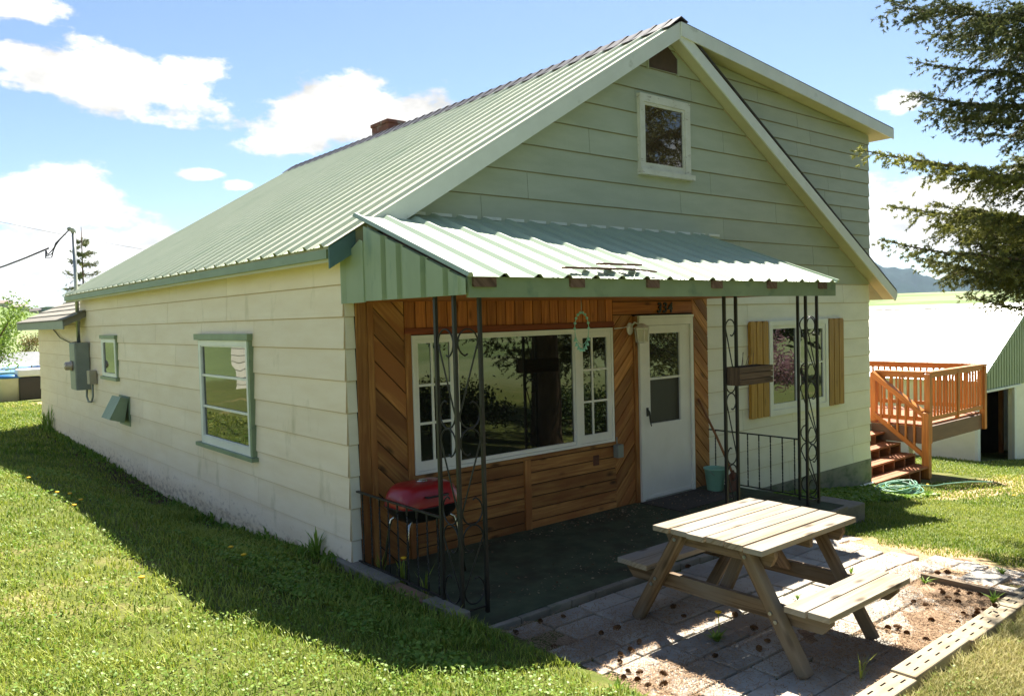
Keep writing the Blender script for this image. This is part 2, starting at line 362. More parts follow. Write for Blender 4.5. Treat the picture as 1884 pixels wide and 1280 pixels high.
RIDGE = pm('ridge_metal', lin('#3D3531'), lin('#2F2926'), (3, 3, 3), .45, spec=.5)
SHAKE = pm('weathered_shingle', lin('#8E897E'), lin('#726D64'), (3, 9, 3), .9, .5, 40)
BRICK = pm('chimney_brick', lin('#8A5A48'), lin('#6E4638'), (9, 9, 14), .9, .6, 35, c3=lin('#9B9184'), s3=(7, 7, 7), t3=(.58, .68))
CEDAR = wood('stained_cedar', lin('#C08C50'), lin('#8C5A30'), .55, .85, grey=lin('#8E5A30'))
CEDARR = wood('red_stained_cedar', lin('#B87338'), lin('#8E5026'), .55, .8)
CEDARD = wood('dark_stained_board', lin('#8A4524'), lin('#6B321A'), .5, .2)
GROOVE = pm('dark_backing', lin('#2B1A10'), lin('#1E120B'), rough=.9)
SHUT = wood('golden_stained_pine', lin('#C0923F'), lin('#9A6F2A'), .5, .4)
GREY = wood('weathered_grey_wood', lin('#836D54'), lin('#503F2E'), .85, .5, (1.6, 42, 1), .5, .15, grey=lin('#796D5E'))
GREYT = wood('weathered_table_top', lin('#A89A86'), lin('#786852'), .8, .75, (1.5, 46, 1), .5, .2, grey=lin('#928A7F'))
RAFT = wood('weathered_rafter', lin('#80675A'), lin('#564238'), .85, .4, (4, 30, 1))
DECK = wood('orange_deck_stain', lin('#C58442'), lin('#9C632C'), .5, .45)
DECKT = wood('deck_tread', lin('#A86F48'), lin('#7E4A2B'), .6, .3)
DBEAM = pm('brown_beam', lin('#6E5642'), lin('#5C4636'), (2, 2, 12), .6)
PLANT = wood('planter_wood', lin('#6E5C4A'), lin('#4C3F33'), .85, .3, (3, 40, 1))
IRON = pm('black_iron', lin('#1B1A18'), lin('#252320'), (20, 20, 20), .45, .1, 90, spec=.5)
DARK = pm('dark_void', (.008, .008, .008), (.012, .011, .01), rough=1, spec=0)
CONC = pm('concrete', lin('#928A7C'), lin('#797266'), (5, 5, 5), .9, .35, 60, c3=lin('#5F6650'), s3=(3, 3, 5), t3=(.55, .7))
FOUND = pm('foundation', lin('#8E8C7A'), lin('#78786A'), (4, 4, 6), .9, .3, 40, c3=lin('#626A50'), s3=(4, 4, 6), t3=(.5, .65))
CARPET = pm('green_carpet', lin('#59614A'), lin('#474E3C'), (5, 5, 5), 1, .5, 300, spec=.1, c3=lin('#453F33'), s3=(2.2, 2.2, 2.2), t3=(.5, .72))
RED = pm('red_enamel', lin('#A01D22'), lin('#931A1F'), (5, 5, 5), .28, spec=.6)
BLACK = pm('black_enamel', lin('#151514'), lin('#1D1C1A'), (9, 9, 9), .35)
CHROME = pm('chrome', lin('#C9C7C0'), lin('#B5B3AC'), rough=.22, metal=1)
GALV = pm('galvanised', lin('#A9ACA8'), lin('#93968F'), (8, 8, 8), .4, metal=.8)
GREYBOX = pm('grey_enamel', lin('#858C86'), lin('#7B827C'), (4, 4, 4), .45, c3=lin('#6C716B'), s3=(8, 8, 4), t3=(.6, .75))
AQUA = pm('aqua_plastic', lin('#8FC3AC'), lin('#86B9A2'), (6, 6, 6), .4)
RUST = pm('rusty_steel', lin('#6B4433'), lin('#543426'), (14, 14, 14), .8, .3)
HANDLE = wood('tool_handle', lin('#9A6B45'), lin('#7C5233'), .6, 0)
MAT_ = pm('door_mat', lin('#4A443D'), lin('#3D3832'), (50, 50, 50), 1, .6, 200)
GLB = glass('attic_glass', (.045, .028, .018), 1.9, .05); GLS = glass('window_glass'); GLD = glass('picture_glass', (.012, .012, .011), 2.0, .03); GLDIM = glass('dim_glass', (.035, .03, .024), 1.35, .08); GLSIDE = glass('old_glass', (.03, .03, .025), 1.7, .10)
FROST = pm('frosted_lamp_glass', lin('#CFCBB8'), lin('#BDB8A2'), (20, 20, 20), .3)
HOSE = pm('hose_green', lin('#3F7358'), lin('#7FA990'), (30, 30, 30), .4)
RUBBER = pm('cable_black', lin('#1A1A1C'), rough=.6)
PINK = pm('chime_aqua', lin('#8FC7B4'), lin('#7DB3A2'), (30, 30, 30), .4)
def splash(m):
    # soil splashed up the lowest boards
    n, l = m.node_tree.nodes, m.node_tree.links; p = n['Principled BSDF']; src = p.inputs['Base Color'].links[0].from_socket
    tc = n.new('ShaderNodeTexCoord'); sx = n.new('ShaderNodeSeparateXYZ'); l.new(tc.outputs['Object'], sx.inputs[0])
    mp = n.new('ShaderNodeMapping'); mp.inputs['Scale'].default_value = (9, 9, 16); l.new(tc.outputs['Object'], mp.inputs[0])
    z = n.new('ShaderNodeTexNoise'); z.inputs['Scale'].default_value = 1; z.inputs['Detail'].default_value = 8; z.inputs['Roughness'].default_value = .7; l.new(mp.outputs[0], z.inputs['Vector'])
    hgt = n.new('ShaderNodeMapRange'); hgt.inputs['From Min'].default_value = .42; hgt.inputs['From Max'].default_value = -.22; hgt.inputs['To Max'].default_value = .34; l.new(sx.outputs[2], hgt.inputs['Value'])
    a = n.new('ShaderNodeMath'); a.operation = 'ADD'; l.new(z.outputs['Fac'], a.inputs[0]); l.new(hgt.outputs[0], a.inputs[1])
    r = n.new('ShaderNodeMapRange'); r.inputs['From Min'].default_value = .70; r.inputs['From Max'].default_value = .86; r.inputs['To Max'].default_value = .5; l.new(a.outputs[0], r.inputs['Value'])
    x = n.new('ShaderNodeMix'); x.data_type = 'RGBA'; l.new(r.outputs[0], x.inputs[0]); l.new(src, x.inputs[6]); x.inputs[7].default_value = (*lin('#7A5536'), 1); l.new(x.outputs[2], p.inputs['Base Color'])
splash(CREAM)
#SECTIONS

# ------------------------------------------------------------------ terrain
def sstep(a, b, x): t = np.clip((x-a)/(b-a), 0, 1); return t*t*(3-2*t)
def ground(x, y):
    x = np.asarray(x, float); y = np.asarray(y, float)
    m = np.maximum(-x, 0); mm = np.where(m > 14, 14+(m-14)*.35, m)
    base = np.interp(y, [-6, -3, -1.8, -.5, .5, 1.75, 3.3, 5.5, 8.6, 13.7, 20], [.10, .08, .06, .03, .03, -.08, -.20, -.22, -.11, -.02, 0])
    T = np.interp(y, [-6, -2.5, -1, 4, 8.5, 14, 24], [.40, .36, .28, .26, .08, .0, -.05])
    left = base+(T-base)*sstep(.05, 1.55, m)+.07*np.maximum(mm-1.5, 0)*(1-.75*sstep(15, 30, y))
    front = -.055
    xr = np.maximum(x-3.7, 0); xr = np.minimum(xr, 21)
    right = front-.118*xr*(1-.55*sstep(3, 14, -y))
    wl = sstep(.14, -.06, x)
    z = np.where(x < 3.7, front*(1-wl)+np.maximum(left, -.05-.0*y)*wl*1.0 if False else front*(1-wl)+left*wl, right)
    z = z+.02*np.sin(x*1.7+.5*y)*np.sin(y*1.3-x*.4)*sstep(.2, 1.5, m)
    dx, dy = x+3.2, y+6.15; r = np.hypot(dx, dy); az = np.degrees(np.arctan2(dx, dy))
    # the yard falls away behind the house, then a grassy hill on the left and fields on the right
    fall = -2.2*sstep(26, 60, r)*sstep(60, 0, np.abs(az-10))
    wL = sstep(42, 28, az)*sstep(-80, -50, az)
    hill = wL*(10.4*sstep(62, 175, r)-9*sstep(220, 420, r)+1.1*np.sin(az*.35+.6)*sstep(100, 170, r))
    wR = sstep(34, 48, az)*sstep(120, 95, az)
    fld = wR*(18.5*sstep(60, 900, r)-28*sstep(1150, 2200, r))
    return z+fall+hill+fld
def axis(lo, hi, d, far):
    a = list(np.arange(lo, hi+1e-6, d)); s_ = d
    while a[-1] < far: s_ *= 1.13; a.append(a[-1]+s_)
    s_ = d
    while a[0] > -far: s_ *= 1.13; a.insert(0, a[0]-s_)
    return np.array(a)
gx, gy = axis(-7, 13, .25, 3600), axis(-8, 16, .25, 3600)
GX, GY = np.meshgrid(gx, gy); GZ = ground(GX, GY)
nxg, nyg = len(gx), len(gy); idx = np.arange(nxg*nyg).reshape(nyg, nxg)
gf = np.stack([idx[:-1, :-1], idx[:-1, 1:], idx[1:, 1:], idx[1:, :-1]], -1).reshape(-1, 4)
def ground_mat():
    m, n, l, p = new_mat('lawn_soil')
    tc = n.new('ShaderNodeTexCoord')
    def noise(s_, d=6, rg=.6, vec=None):
        z = n.new('ShaderNodeTexNoise'); z.inputs['Scale'].default_value = s_; z.inputs['Detail'].default_value = d; z.inputs['Roughness'].default_value = rg; l.new(tc.outputs['Object'], z.inputs['Vector']); return z.outputs['Fac']
    def mix(f, a, b):
        x = n.new('ShaderNodeMix'); x.data_type = 'RGBA'; l.new(f, x.inputs[0])
        for i, c in ((6, a), (7, b)):
            if isinstance(c, tuple): x.inputs[i].default_value = (*c, 1)
            else: l.new(c, x.inputs[i])
        return x.outputs[2]
    def rng(v, a, b):
        q = n.new('ShaderNodeMapRange'); q.inputs['From Min'].default_value = a; q.inputs['From Max'].default_value = b; l.new(v, q.inputs['Value']); return q.outputs[0]
    near = mix(rng(noise(9, 8, .7), .35, .65), lin('#4E5A22'), lin('#5E6430'))
    near = mix(rng(noise(1.1, 6), .56, .72), near, lin('#8A7F52'))
    near = mix(rng(noise(40, 4), .55, .7), near, lin('#4A3F2B'))
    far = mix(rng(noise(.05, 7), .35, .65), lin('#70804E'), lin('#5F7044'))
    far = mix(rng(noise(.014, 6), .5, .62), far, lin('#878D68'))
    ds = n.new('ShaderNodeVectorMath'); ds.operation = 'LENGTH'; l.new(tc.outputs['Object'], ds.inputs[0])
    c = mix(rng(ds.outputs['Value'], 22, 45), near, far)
    # worn sandy track by the deck and behind the house
    sx = n.new('ShaderNodeSeparateXYZ'); l.new(tc.outputs['Object'], sx.inputs[0])
    def mm(op, a, b):
        q = n.new('ShaderNodeMath'); q.operation = op
        for i, v in enumerate((a, b)):
            if isinstance(v, (int, float)): q.inputs[i].default_value = v
            else: l.new(v, q.inputs[i])
        return q.outputs[0]
    def band(cx, cy, ax, ay):
        u = mm('MULTIPLY', mm('SUBTRACT', sx.outputs[0], cx), 1/ax); v = mm('MULTIPLY', mm('SUBTRACT', sx.outputs[1], cy), 1/ay)
        return mm('SUBTRACT', 1.0, mm('ADD', mm('MULTIPLY', u, u), mm('MULTIPLY', v, v)))
    wob = mm('MULTIPLY', mm('SUBTRACT', noise(1.6, 7, .7), .5), 4.2)
    for cx, cy, ax, ay in ((11.6, -1.0, 3.4, .42), (4.0, -3.0, 1.1, .95), (15, -.4, 4, .5), (10.2, -2.6, 1.4, .4), (.2, 22, 3.5, 1.0), (-4.3, .2, .9, .45)):
        c = mix(rng(mm('ADD', band(cx, cy, ax, ay), wob), .1, .6), c, mix(rng(noise(25, 5), .35, .65), lin('#C0A680'), lin('#A5876A')))
    c = mix(rng(mm('ADD', band(-.08, 7.2, .26, 9), mm('MULTIPLY', mm('SUBTRACT', noise(3, 6), .5), 1.6)), .0, .4), c, lin('#4A3A2C'))
    l.new(c, p.inputs['Base Color']); p.inputs['Roughness'].default_value = .95; p.inputs['Specular IOR Level'].default_value = .15
    b = n.new('ShaderNodeBump'); b.inputs['Strength'].default_value = .6; b.inputs['Distance'].default_value = .03; l.new(noise(30, 6), b.inputs['Height']); l.new(b.outputs[0], p.inputs['Normal'])
    return m
gnd = raw('ground', np.stack([GX, GY, GZ], -1).reshape(-1, 3), gf, ground_mat(), smooth=True); struct(gnd)

# distant forested ridge
def mountain():
    az_ = np.radians(np.linspace(50, 84, 150)); rr_ = np.linspace(1900, 3000, 16)
    A, Q = np.meshgrid(az_, rr_); d = np.degrees(A)
    crest = 78+14*np.sin((d-58)*.33)+9*np.sin(d*.9+1)+4*np.sin(d*2.3)+2.5*np.sin(d*6.1)+np.where(d > 66.5, -(d-66.5)*3.2, 0)
    h = crest*1.12*sstep(1900, 2650, Q)+5*np.sin(Q*.02+d*2)*sstep(1950, 2300, Q)
    v = np.stack([CAM.x+Q*np.sin(A), CAM.y+Q*np.cos(A), h*1.35-12], -1).reshape(-1, 3)
    i = np.arange(A.size).reshape(A.shape); f = np.stack([i[:-1, :-1], i[1:, :-1], i[1:, 1:], i[:-1, 1:]], -1).reshape(-1, 4)
    return v, f
mv, mf = mountain()
struct(raw('mountain', mv, mf, pm('forest_slope', lin('#22342F'), lin('#182622'), (.02, .02, .02), .95, spec=.05, tint=False, c3=lin('#7C8A62'), s3=(.006, .006, .012), t3=(.62, .7)), smooth=True))

# ------------------------------------------------------------------ house
RX, RZ = 4.34, 5.55                       # ridge
SLL, SLR, SLD = .606, .577, .103          # slopes: left roof, right rake, dormer roof
HX, HY, EZ = 9.22, 10.25, 2.54
def zl(x): return RZ-SLL*(RX-x)           # top of the left roof
def zr(x): return RZ-SLR*(x-RX)
def zd(x): return RZ-SLD*(x-RX)
house = thing('house', 'cream and sage clapboard house with a light green metal roof and timber clad porch front', 'house')

# solid walls behind the siding
mb = MB()
T = .17
mb.prism([(0.012, -.9), (HX-.012, -.9), (HX-.012, zd(HX)-T), (RX, RZ-T-.02), (0.012, zl(.012)-T)], -.012, -HY+.012, FRONT)
mb.prism([(0.012, -.9), (3.6, -.9), (3.6, 2.3), (.012, 2.3)], -HY+.015, -14.72, FRONT)
mb.build('wall', CREAM, house)
# side siding
sj = [(5.53, 2.08), (4.67, 1.81), (5.58, 1.52), (7.61, 1.23), (6.32, .95), (4.39, .99), (4.97, .69), (3.71, .64), (2.03, .53), (2.76, 2.24), (4.94, 2.26), (1.99, 2.08), (3.62, 2.15), (9.89, .55), (2.72, 2.6), (2.74, 2.35), (4.92, 2.35), (7.51, 2.6), (8.6, .4), (6.2, .1), (2.9, .1), (12.4, .4), (12.6, 1.5)]
mb = MB()
clapboards(mb, rect(.0, 14.72, -.62, 2.24), 2.484-.276*9, .276, SIDE, sj, 0, seed=3)
clapboards(mb, rect(.0, HY, 2.2405, 2.76), 2.484-.276*9, .276, SIDE, sj, 0, seed=5)
mb.build('wall_siding', CREAM, house)
# front: corner strip, lower right wall, gable, dormer
mb = MB(); clapboards(mb, rect(0, .088, -.3, 2.44), 2.484-.276*9, .276, FRONT, [], 0, tv=.02, seed=2); mb.build('corner_siding', CREAMB, house)
fj = [(5.42, 4.26), (5.14, 3.76), (4.54, 3.48), (5.4, 3.26), (3.76, 4.61), (6.9, 2.3), (7.6, 1.0), (8.5, .5), (8.7, .15), (5.9, 2.1), (8.4, 2.3), (2.1, 3.6), (1.5, 3.3), (6.6, 3.5), (3.0, 4.0)]
mb = MB(); clapboards(mb, rect(5.01, HX, -.235, 2.537), 2.537-.277*12, .277, FRONT, fj, 0, seed=8); mb.build('wall_siding', CREAMB, house)
gz = 2.537
mb = MB(); clapboards(mb, [(.2, gz+.003), (HX, gz+.003), (9.25, zr(9.25)-T), (RX, RZ-T), (.2, zl(.2)-T)], gz, .2755, FRONT, fj, 0, seed=9); mb.build('gable_siding', SAGE, house)
dj = [(7.17, 4.83), (7.51, 4.64), (7.16, 4.43), (8.35, 4.24), (8.0, 4.05), (7.9, 3.85), (6.2, 5.05)]
mb = MB(); clapboards(mb, [(9.25, zr(9.25)+.02), (9.25, zd(9.25)-.16), (5.0, zd(5.0)-.16), (5.0, zr(5.0)+.02)], 4.74-.204*12, .204, FRONT, dj, 0, seed=11)
mb.build('dormer_siding', SAGE, house)
# right and back walls
SR = ((HX, 0, 0), (0, 1, 0), (0, 0, 1), (1, 0, 0)); BK = ((0, HY, 0), (1, 0, 0), (0, 0, 1), (0, 1, 0))
mb = MB(); clapboards(mb, rect(0, HY, -.235, 2.537), 2.537-.277*12, .277, SR, None, -.012, seed=12); mb.build('wall_siding', CREAMB, house)
mb = MB(); clapboards(mb, rect(0, HY, 2.54, zd(HX)-.16), 2.54, .204, SR, None, -.012, seed=13); mb.build('dormer_siding', SAGE, house)
mb = MB(); mb.box(4.99, HX+.004, -.022, .02, -1.1, -.236); mb.box(HX-.02, HX+.02, .021, HY, -1.3, -.236); mb.build('foundation', FOUND, house)
mb = MB(); mb.tube([(5.2, -.04, -.52), (7.5, -.05, -.6), (9.2, -.05, -.62)], .018, 8); mb.build('drain_pipe', WHITE, house)

# roofs
OV = .2
cl = math.cos(math.atan(SLL)); lenl = (RX+.215)/cl
fl_ = ((RX, 0, RZ), (0, 1, 0), (-cl, 0, -cl*SLL), (-cl*SLL, 0, cl))
mb = MB(); ribbed(mb, -OV-.012, 10.42, .02, lenl+.025, fl_, rib=.2286*1.37, rh=.030, rw=.062, top=.026, start=.08, pen=.22)
roof = mb.build('roof', METAL, house)
# screw heads
Uo, Vo, No = [Vector(q) for q in fl_[1:]]; SCR = []
for k in range(34):
    yk = -OV+.08+.3132*k+.05+.031
    for vv in (.35, 1.25, 2.15, 3.05, 3.95, 4.85, 5.25):
        p = Vector((RX, 0, RZ))+Uo*(yk+.05)+Vo*(vv+rnd(-.03, .03))+No*.004
        SCR.append(p)
mb = MB(); mb.beam((0, 0, 0), No*.012, .034, .034); s0_ = mb.build('roof_screw', RIDGE, roof); s0_.location = SCR[0]
for p in SCR[1:98]: o = s0_.copy(); COL.objects.link(o); o.parent = roof; o.location = p
mb = MB()
for p in SCR[98:]: mb.beam(p, p+No*.012, .034, .034)
o = mb.build('roof_screw', RIDGE, roof); o['kind'] = 'stuff'
mb = MB(); mb.hexa([Vector((RX, 0, RZ))+Vector(q) for q in ((-4.55, -OV+.01, -4.55*SLL-.14), (-.0, -OV+.01, -.14), (-.0, 10.4, -.14), (-4.55, 10.4, -4.55*SLL-.14), (-4.55, -OV+.01, -4.55*SLL-.01), (0, -OV+.01, -.01), (0, 10.4, -.01), (-4.55, 10.4, -4.55*SLL-.01))])
mb.build('soffit', SOFFIT, house)
# eave fascia and gutter-less drip board
mb = MB(); mb.box(-.235, -.212, -OV+.03, 10.4, zl(-.22)-.105, zl(-.22)-.03); mb.build('fascia', GREENT, house)
# ridge cap with little rib bumps
mb = MB()
mb.prism([(RX-.22, zl(RX-.22)+.030), (RX, RZ+.045), (RX+.13, zd(RX+.13)+.025), (RX+.13, zd(RX+.13)+.032), (RX, RZ+.062), (RX-.22, zl(RX-.22)+.038)], OV+.03, -10.5, FRONT)
for k in range(46):
    y = -.1+.2286*k; mb.prism([(RX-.2, zl(RX-.2)+.03), (RX+.02, RZ+.05), (RX+.02, RZ+.068), (RX-.02, RZ+.064), (RX-.2, zl(RX-.2)+.044)], -y, -y-.05, FRONT)
mb.build('ridge_cap', RIDGE, house)
# right rake slab (below the dormer) and dormer roof
mb = MB(); mb.prism([(RX, RZ-.15), (9.72, zr(9.72)-.15), (9.72, zr(9.72)-.012), (RX, RZ-.012)], OV-.012, .0, FRONT); mb.build('soffit', SOFFIT, house)
mb = MB(); mb.prism([(RX, RZ-.01), (9.735, zr(9.735)-.01), (9.735, zr(9.735)+.012), (RX, RZ+.012)], OV+.012, 0, FRONT); mb.prism([(9.23, zr(9.23)-.01), (9.735, zr(9.735)-.01), (9.735, zr(9.735)+.012), (9.23, zr(9.23)+.012)], -.001, -HY-.1, FRONT); mb.build('roof', SHINGLE, house)
mb = MB(); mb.prism([(9.25, zr(9.25)-.15), (9.72, zr(9.72)-.15), (9.72, zr(9.72)-.012), (9.25, zr(9.25)-.012)], -.002, -HY-.1, FRONT); mb.build('eave_box', GREENT, house)
mb = MB(); mb.prism([(RX+.02, zd(RX)-.15), (9.63, zd(9.63)-.15), (9.63, zd(9.63)-.012), (RX+.02, zd(RX)-.012)], OV-.014, -HY-.1, FRONT); mb.build('soffit', SOFFIT, house)
mb = MB(); mb.prism([(RX+.02, zd(RX)-.01), (9.66, zd(9.66)-.01), (9.66, zd(9.66)+.014), (RX+.02, zd(RX)+.014)], OV+.016, -HY-.12, FRONT); mb.build('roof', SHINGLE, house)
# rake boards
mb = MB(); mb.prism([(.44, zl(.44)-.195), (RX-.002, RZ-.19), (RX-.002, RZ-.0), (.18, zl(.18)-.0), (.18, zl(.18)-.06)], OV-.01, OV+.012, FRONT); mb.build('rake_board', TRIMW, house)
mb = MB(); mb.prism([(-.225, zl(-.22)-.19), (.02, zl(.02)-.19), (.02, zl(.02)-.012), (-.225, zl(-.22)-.012)], OV-.011, OV+.006, FRONT); mb.build('rake_board', BLUEGREEN, house)
mb = MB(); mb.prism([(RX+.002, RZ-.21), (9.70, zr(9.70)-.185), (9.76, zr(9.76)-.06), (9.76, zr(9.76)-.012), (RX+.002, RZ-.012-.04)], OV-.01, OV+.010, FRONT); mb.build('rake_board', TRIMW, house)
mb = MB(); mb.prism([(RX+.002, RZ-.165), (9.64, zd(9.64)-.165), (9.64, zd(9.64)-.012), (RX+.002, RZ-.003)], OV+.012, OV+.030, FRONT); mb.build('rake_board', TRIMW, house)
# chimney
mb = MB(); mb.box(4.72, 5.1, 7.0, 7.62, 5.2, 5.92); mb.box(4.70, 5.12, 6.98, 7.64, 5.92, 5.99); mb.build('chimney', BRICK, house, .015)

# addition at the back with a shingled roof
mb = MB(); mb.prism([(-.36, 2.22), (3.6, 4.05), (3.6, 4.15), (-.36, 2.32)], -9.78, -14.95, FRONT)
ad = mb.build('addition_roof', SHAKE, house)
mb = MB()
for i in range(8):
    x0 = -.38+i*.24; z0 = 2.33+i*.24*.462
    mb.prism([(x0-.02, z0-.015), (x0+.27, z0+.11), (x0+.27, z0+.122), (x0-.02, z0+.012)], -9.74-.01*(i % 2), -14.98, FRONT, t=rnd(.85, 1.1))
mb.build('shingle_course', SHAKE, ad)
mb = MB(); mb.box(-.385, -.362, 9.8, 14.96, 2.17, 2.315); mb.build('fascia', GREYBOX, ad)

# porch lean-to roof
PX0, PX1, PY, PZ0, PZ1 = .0, 4.93, -1.77, 2.455, 3.115
sp = math.atan((PZ1-PZ0)/-PY); cp = math.cos(sp); lp = -PY/cp
fp = ((0, 0, PZ1), (1, 0, 0), (0, -cp, -math.sin(sp)), (0, -math.sin(sp), cp))
mb = MB(); ribbed(mb, PX0+.46, PX1, .012, lp+.03, fp, rib=.2965, rh=.027, rw=.092, top=.024, start=.13); ribbed(mb, PX0-.01, PX0+.459, .235, lp+.03, fp, rib=.2965, rh=.027, rw=.092, top=.024, start=.28)
# the folded edge ribs
for xx in (PX0-.012, PX1-.04):
    Pa = Vector((xx, 0, PZ1)); V_ = Vector(fp[2]); N_ = Vector(fp[3]); a, b = (.235 if xx < 1 else .012), lp+.03
    q = [Pa+V_*a, Pa+Vector((.05, 0, 0))+V_*a]
    mb.hexa([Pa+V_*a+N_*.004, Pa+Vector((.052, 0, 0))+V_*a+N_*.004, Pa+Vector((.052, 0, 0))+V_*b+N_*.004, Pa+V_*b+N_*.004, Pa+Vector((.012, 0, 0))+V_*a+N_*.032, Pa+Vector((.038, 0, 0))+V_*a+N_*.032, Pa+Vector((.038, 0, 0))+V_*b+N_*.032, Pa+Vector((.012, 0, 0))+V_*b+N_*.032])
porch = mb.build('porch_roof', METALP, house)
mb = MB(); mb.prism([(0, 0), (1, 0), (1, 1), (0, 1)], 0, 1, ((PX0+.46, 0, PZ1-.035), (PX1-PX0-.48, 0, 0), (0, PY+.03, PZ0-PZ1-.02), (0, 0, .03))); mb.build('roof_deck', RAFT, porch)
mb = MB()
for i in range(16):
    x = .62+i*.2965; mb.box(x, x+.22, -.03, -.012, PZ1+.002, PZ1+.03)
mb.build('flashing_strip', TRIMW, porch)
mb = MB(); mb.box(PX0+.02, PX1-.005, PY+.005, PY+.03, 2.305, PZ0-.006); mb.build('fascia', GREENT, porch)
for xa, xb in ((.04, .26), (.93, 1.16), (1.81, 2.04), (2.69, 2.92), (3.58, 3.80), (4.47, 4.80)):
    c = (xa+xb)/2; hw = .075 if xa > .1 else .1; yb = -.05 if xa > .1 else -.6
    mb = MB(); mb.hexa([(c-hw, PY-.018, 2.375), (c+hw, PY-.018, 2.375), (c+hw, yb, 2.375+.366*(yb-PY)), (c-hw, yb, 2.375+.366*(yb-PY)), (c-hw, PY-.018, 2.448), (c+hw, PY-.018, 2.448), (c+hw, yb, 2.445+.366*(yb-PY)), (c-hw, yb, 2.445+.366*(yb-PY))]); mb.build('rafter_end', RAFT, porch, .003)
# ribbed side panel closing the left end
SP = ((-.012, 0, 0), (0, -1, 0), (0, 0, 1), (-1, 0, 0))
def topz(u): return PZ1-.366*u-.03
mb = MB()
us = [.425, .44, .69, .705, .755, .77, .915, .93, .985, 1.0, 1.245, 1.26, 1.31, 1.325, 1.53, 1.545, 1.585, 1.6, 1.71, 1.725, 1.785]
dp = [0, 0, 0, -.032, -.032, 0, 0, -.032, -.032, 0, 0, -.032, -.032, 0, 0, -.032, -.032, 0, 0, -.012, -.012]
P_ = lambda u, z, d: (-.012-d-.018, -u, z)
for i in range(len(us)-1):
    a, b = us[i], us[i+1]
    mb.face([P_(a, 2.325, dp[i]), P_(a, topz(a), dp[i]), P_(b, topz(b), dp[i+1]), P_(b, 2.325-.0, dp[i+1])])
    mb.face([P_(a, 2.325, -.036), P_(b, 2.325, -.036), P_(b, topz(b), -.036), P_(a, topz(a), -.036)])
us2 = [.0, .02, .08, .10, .36, .38, .42, .425]; dp2 = [0, 0, -.012, 0, 0, .016, .016, -.0]
for i in range(len(us2)-1):
    a, b = us2[i], us2[i+1]
    zt = lambda u: min(2.72+(u > .2)*.2, topz(u)) if u < .3 else topz(u)-.12
    mb.face([P_(a, 2.315, dp2[i]-.006), P_(a, zt(a), dp2[i]-.006), P_(b, zt(b), dp2[i+1]-.006), P_(b, 2.315, dp2[i+1]-.006)])
mb.face([P_(.425, 2.325, 0), P_(.425, 2.325, -.02), P_(.425, topz(.425), -.02), P_(.425, topz(.425), 0)])
mb.build('side_panel', METALD, porch)
# porch ceiling boards
mb = MB(); mb.box(.02, 4.9, PY+.04, -.03, 2.33, 2.345); mb.build('porch_ceiling', CEDARR, porch)

# ---- timber cladding of the porch front
def W(name, mat, fn, bevel=.002):
    mb = MB(); fn(mb); return mb.build(name, mat, house, bevel)
W('cladding_backing', GROOVE, lambda m: m.box(.088, 5.008, -.014, .0, -.05, 2.46), 0)
W('corner_trim', CEDAR, lambda m: (m.box(.09, .193, -.034, -.015, -.05, 2.46, .82), m.box(.196, .255, -.044, -.015, -.05, 2.46, .95)))
W('diagonal_cladding', CEDAR, lambda m: boards(m, rect(.258, .57, -.05, 2.46), R(-45), .165, FRONT, .015, .014, seed=4), .003)
W('window_casing', CEDAR, lambda m: m.box(.573, .632, -.048, -.015, -.05, 2.04))
W('header_cladding', CEDARR, lambda m: boards(m, rect(.573, 3.29, 2.09, 2.46), R(90), .118, FRONT, .015, .012, seed=6), .003)
W('header_trim', CEDARD, lambda m: m.box(.573, 3.29, -.046, -.015, 2.03, 2.088))
W('apron_cladding', CEDAR, lambda m: (boards(m, rect(.573, 1.937, -.05, .742), 0, .125, FRONT, .015, .014, seed=7), boards(m, rect(2.023, 3.29, -.05, .742), 0, .125, FRONT, .015, .014, seed=8)), .004)
W('apron_trim', CEDAR, lambda m: m.box(1.94, 2.02, -.046, -.015, -.05, .742, 1.15))
W('sill_board', CEDAR, lambda m: m.box(.60, 3.3, -.06, -.015, .715, .750, .8))
W('diagonal_cladding', CEDAR, lambda m: boards(m, rect(3.293, 3.607, -.05, 2.156), R(45), .13, FRONT, .015, .014, seed=9), .003)
W('door_casing', CEDAR, lambda m: (m.box(3.61, 3.672, -.05, -.015, -.05, 2.14, .9), m.box(4.66, 4.705, -.05, -.015, -.05, 2.14, .9)))
W('header_cladding', CEDARR, lambda m: (boards(m, rect(3.293, 4.70, 2.16, 2.46), 0, .15, FRONT, .015, .012, seed=10)), .003)
W('diagonal_cladding', CEDAR, lambda m: boards(m, rect(4.708, 5.0, -.05, 2.46), R(-45), .13, FRONT, .015, .014, seed=12), .003)
W('outlet_box', RUST, lambda m: m.box(2.93, 3.02, -.034, -.026, .52, .63), .002)
mb = MB(); mb.box(3.235, 3.325, -.12, -.046, .575, .72); mb.tube([(3.28, -.06, .72), (3.28, -.06, .8)], .008, 6); mb.build('outlet_cover', GREYBOX, house, .012)

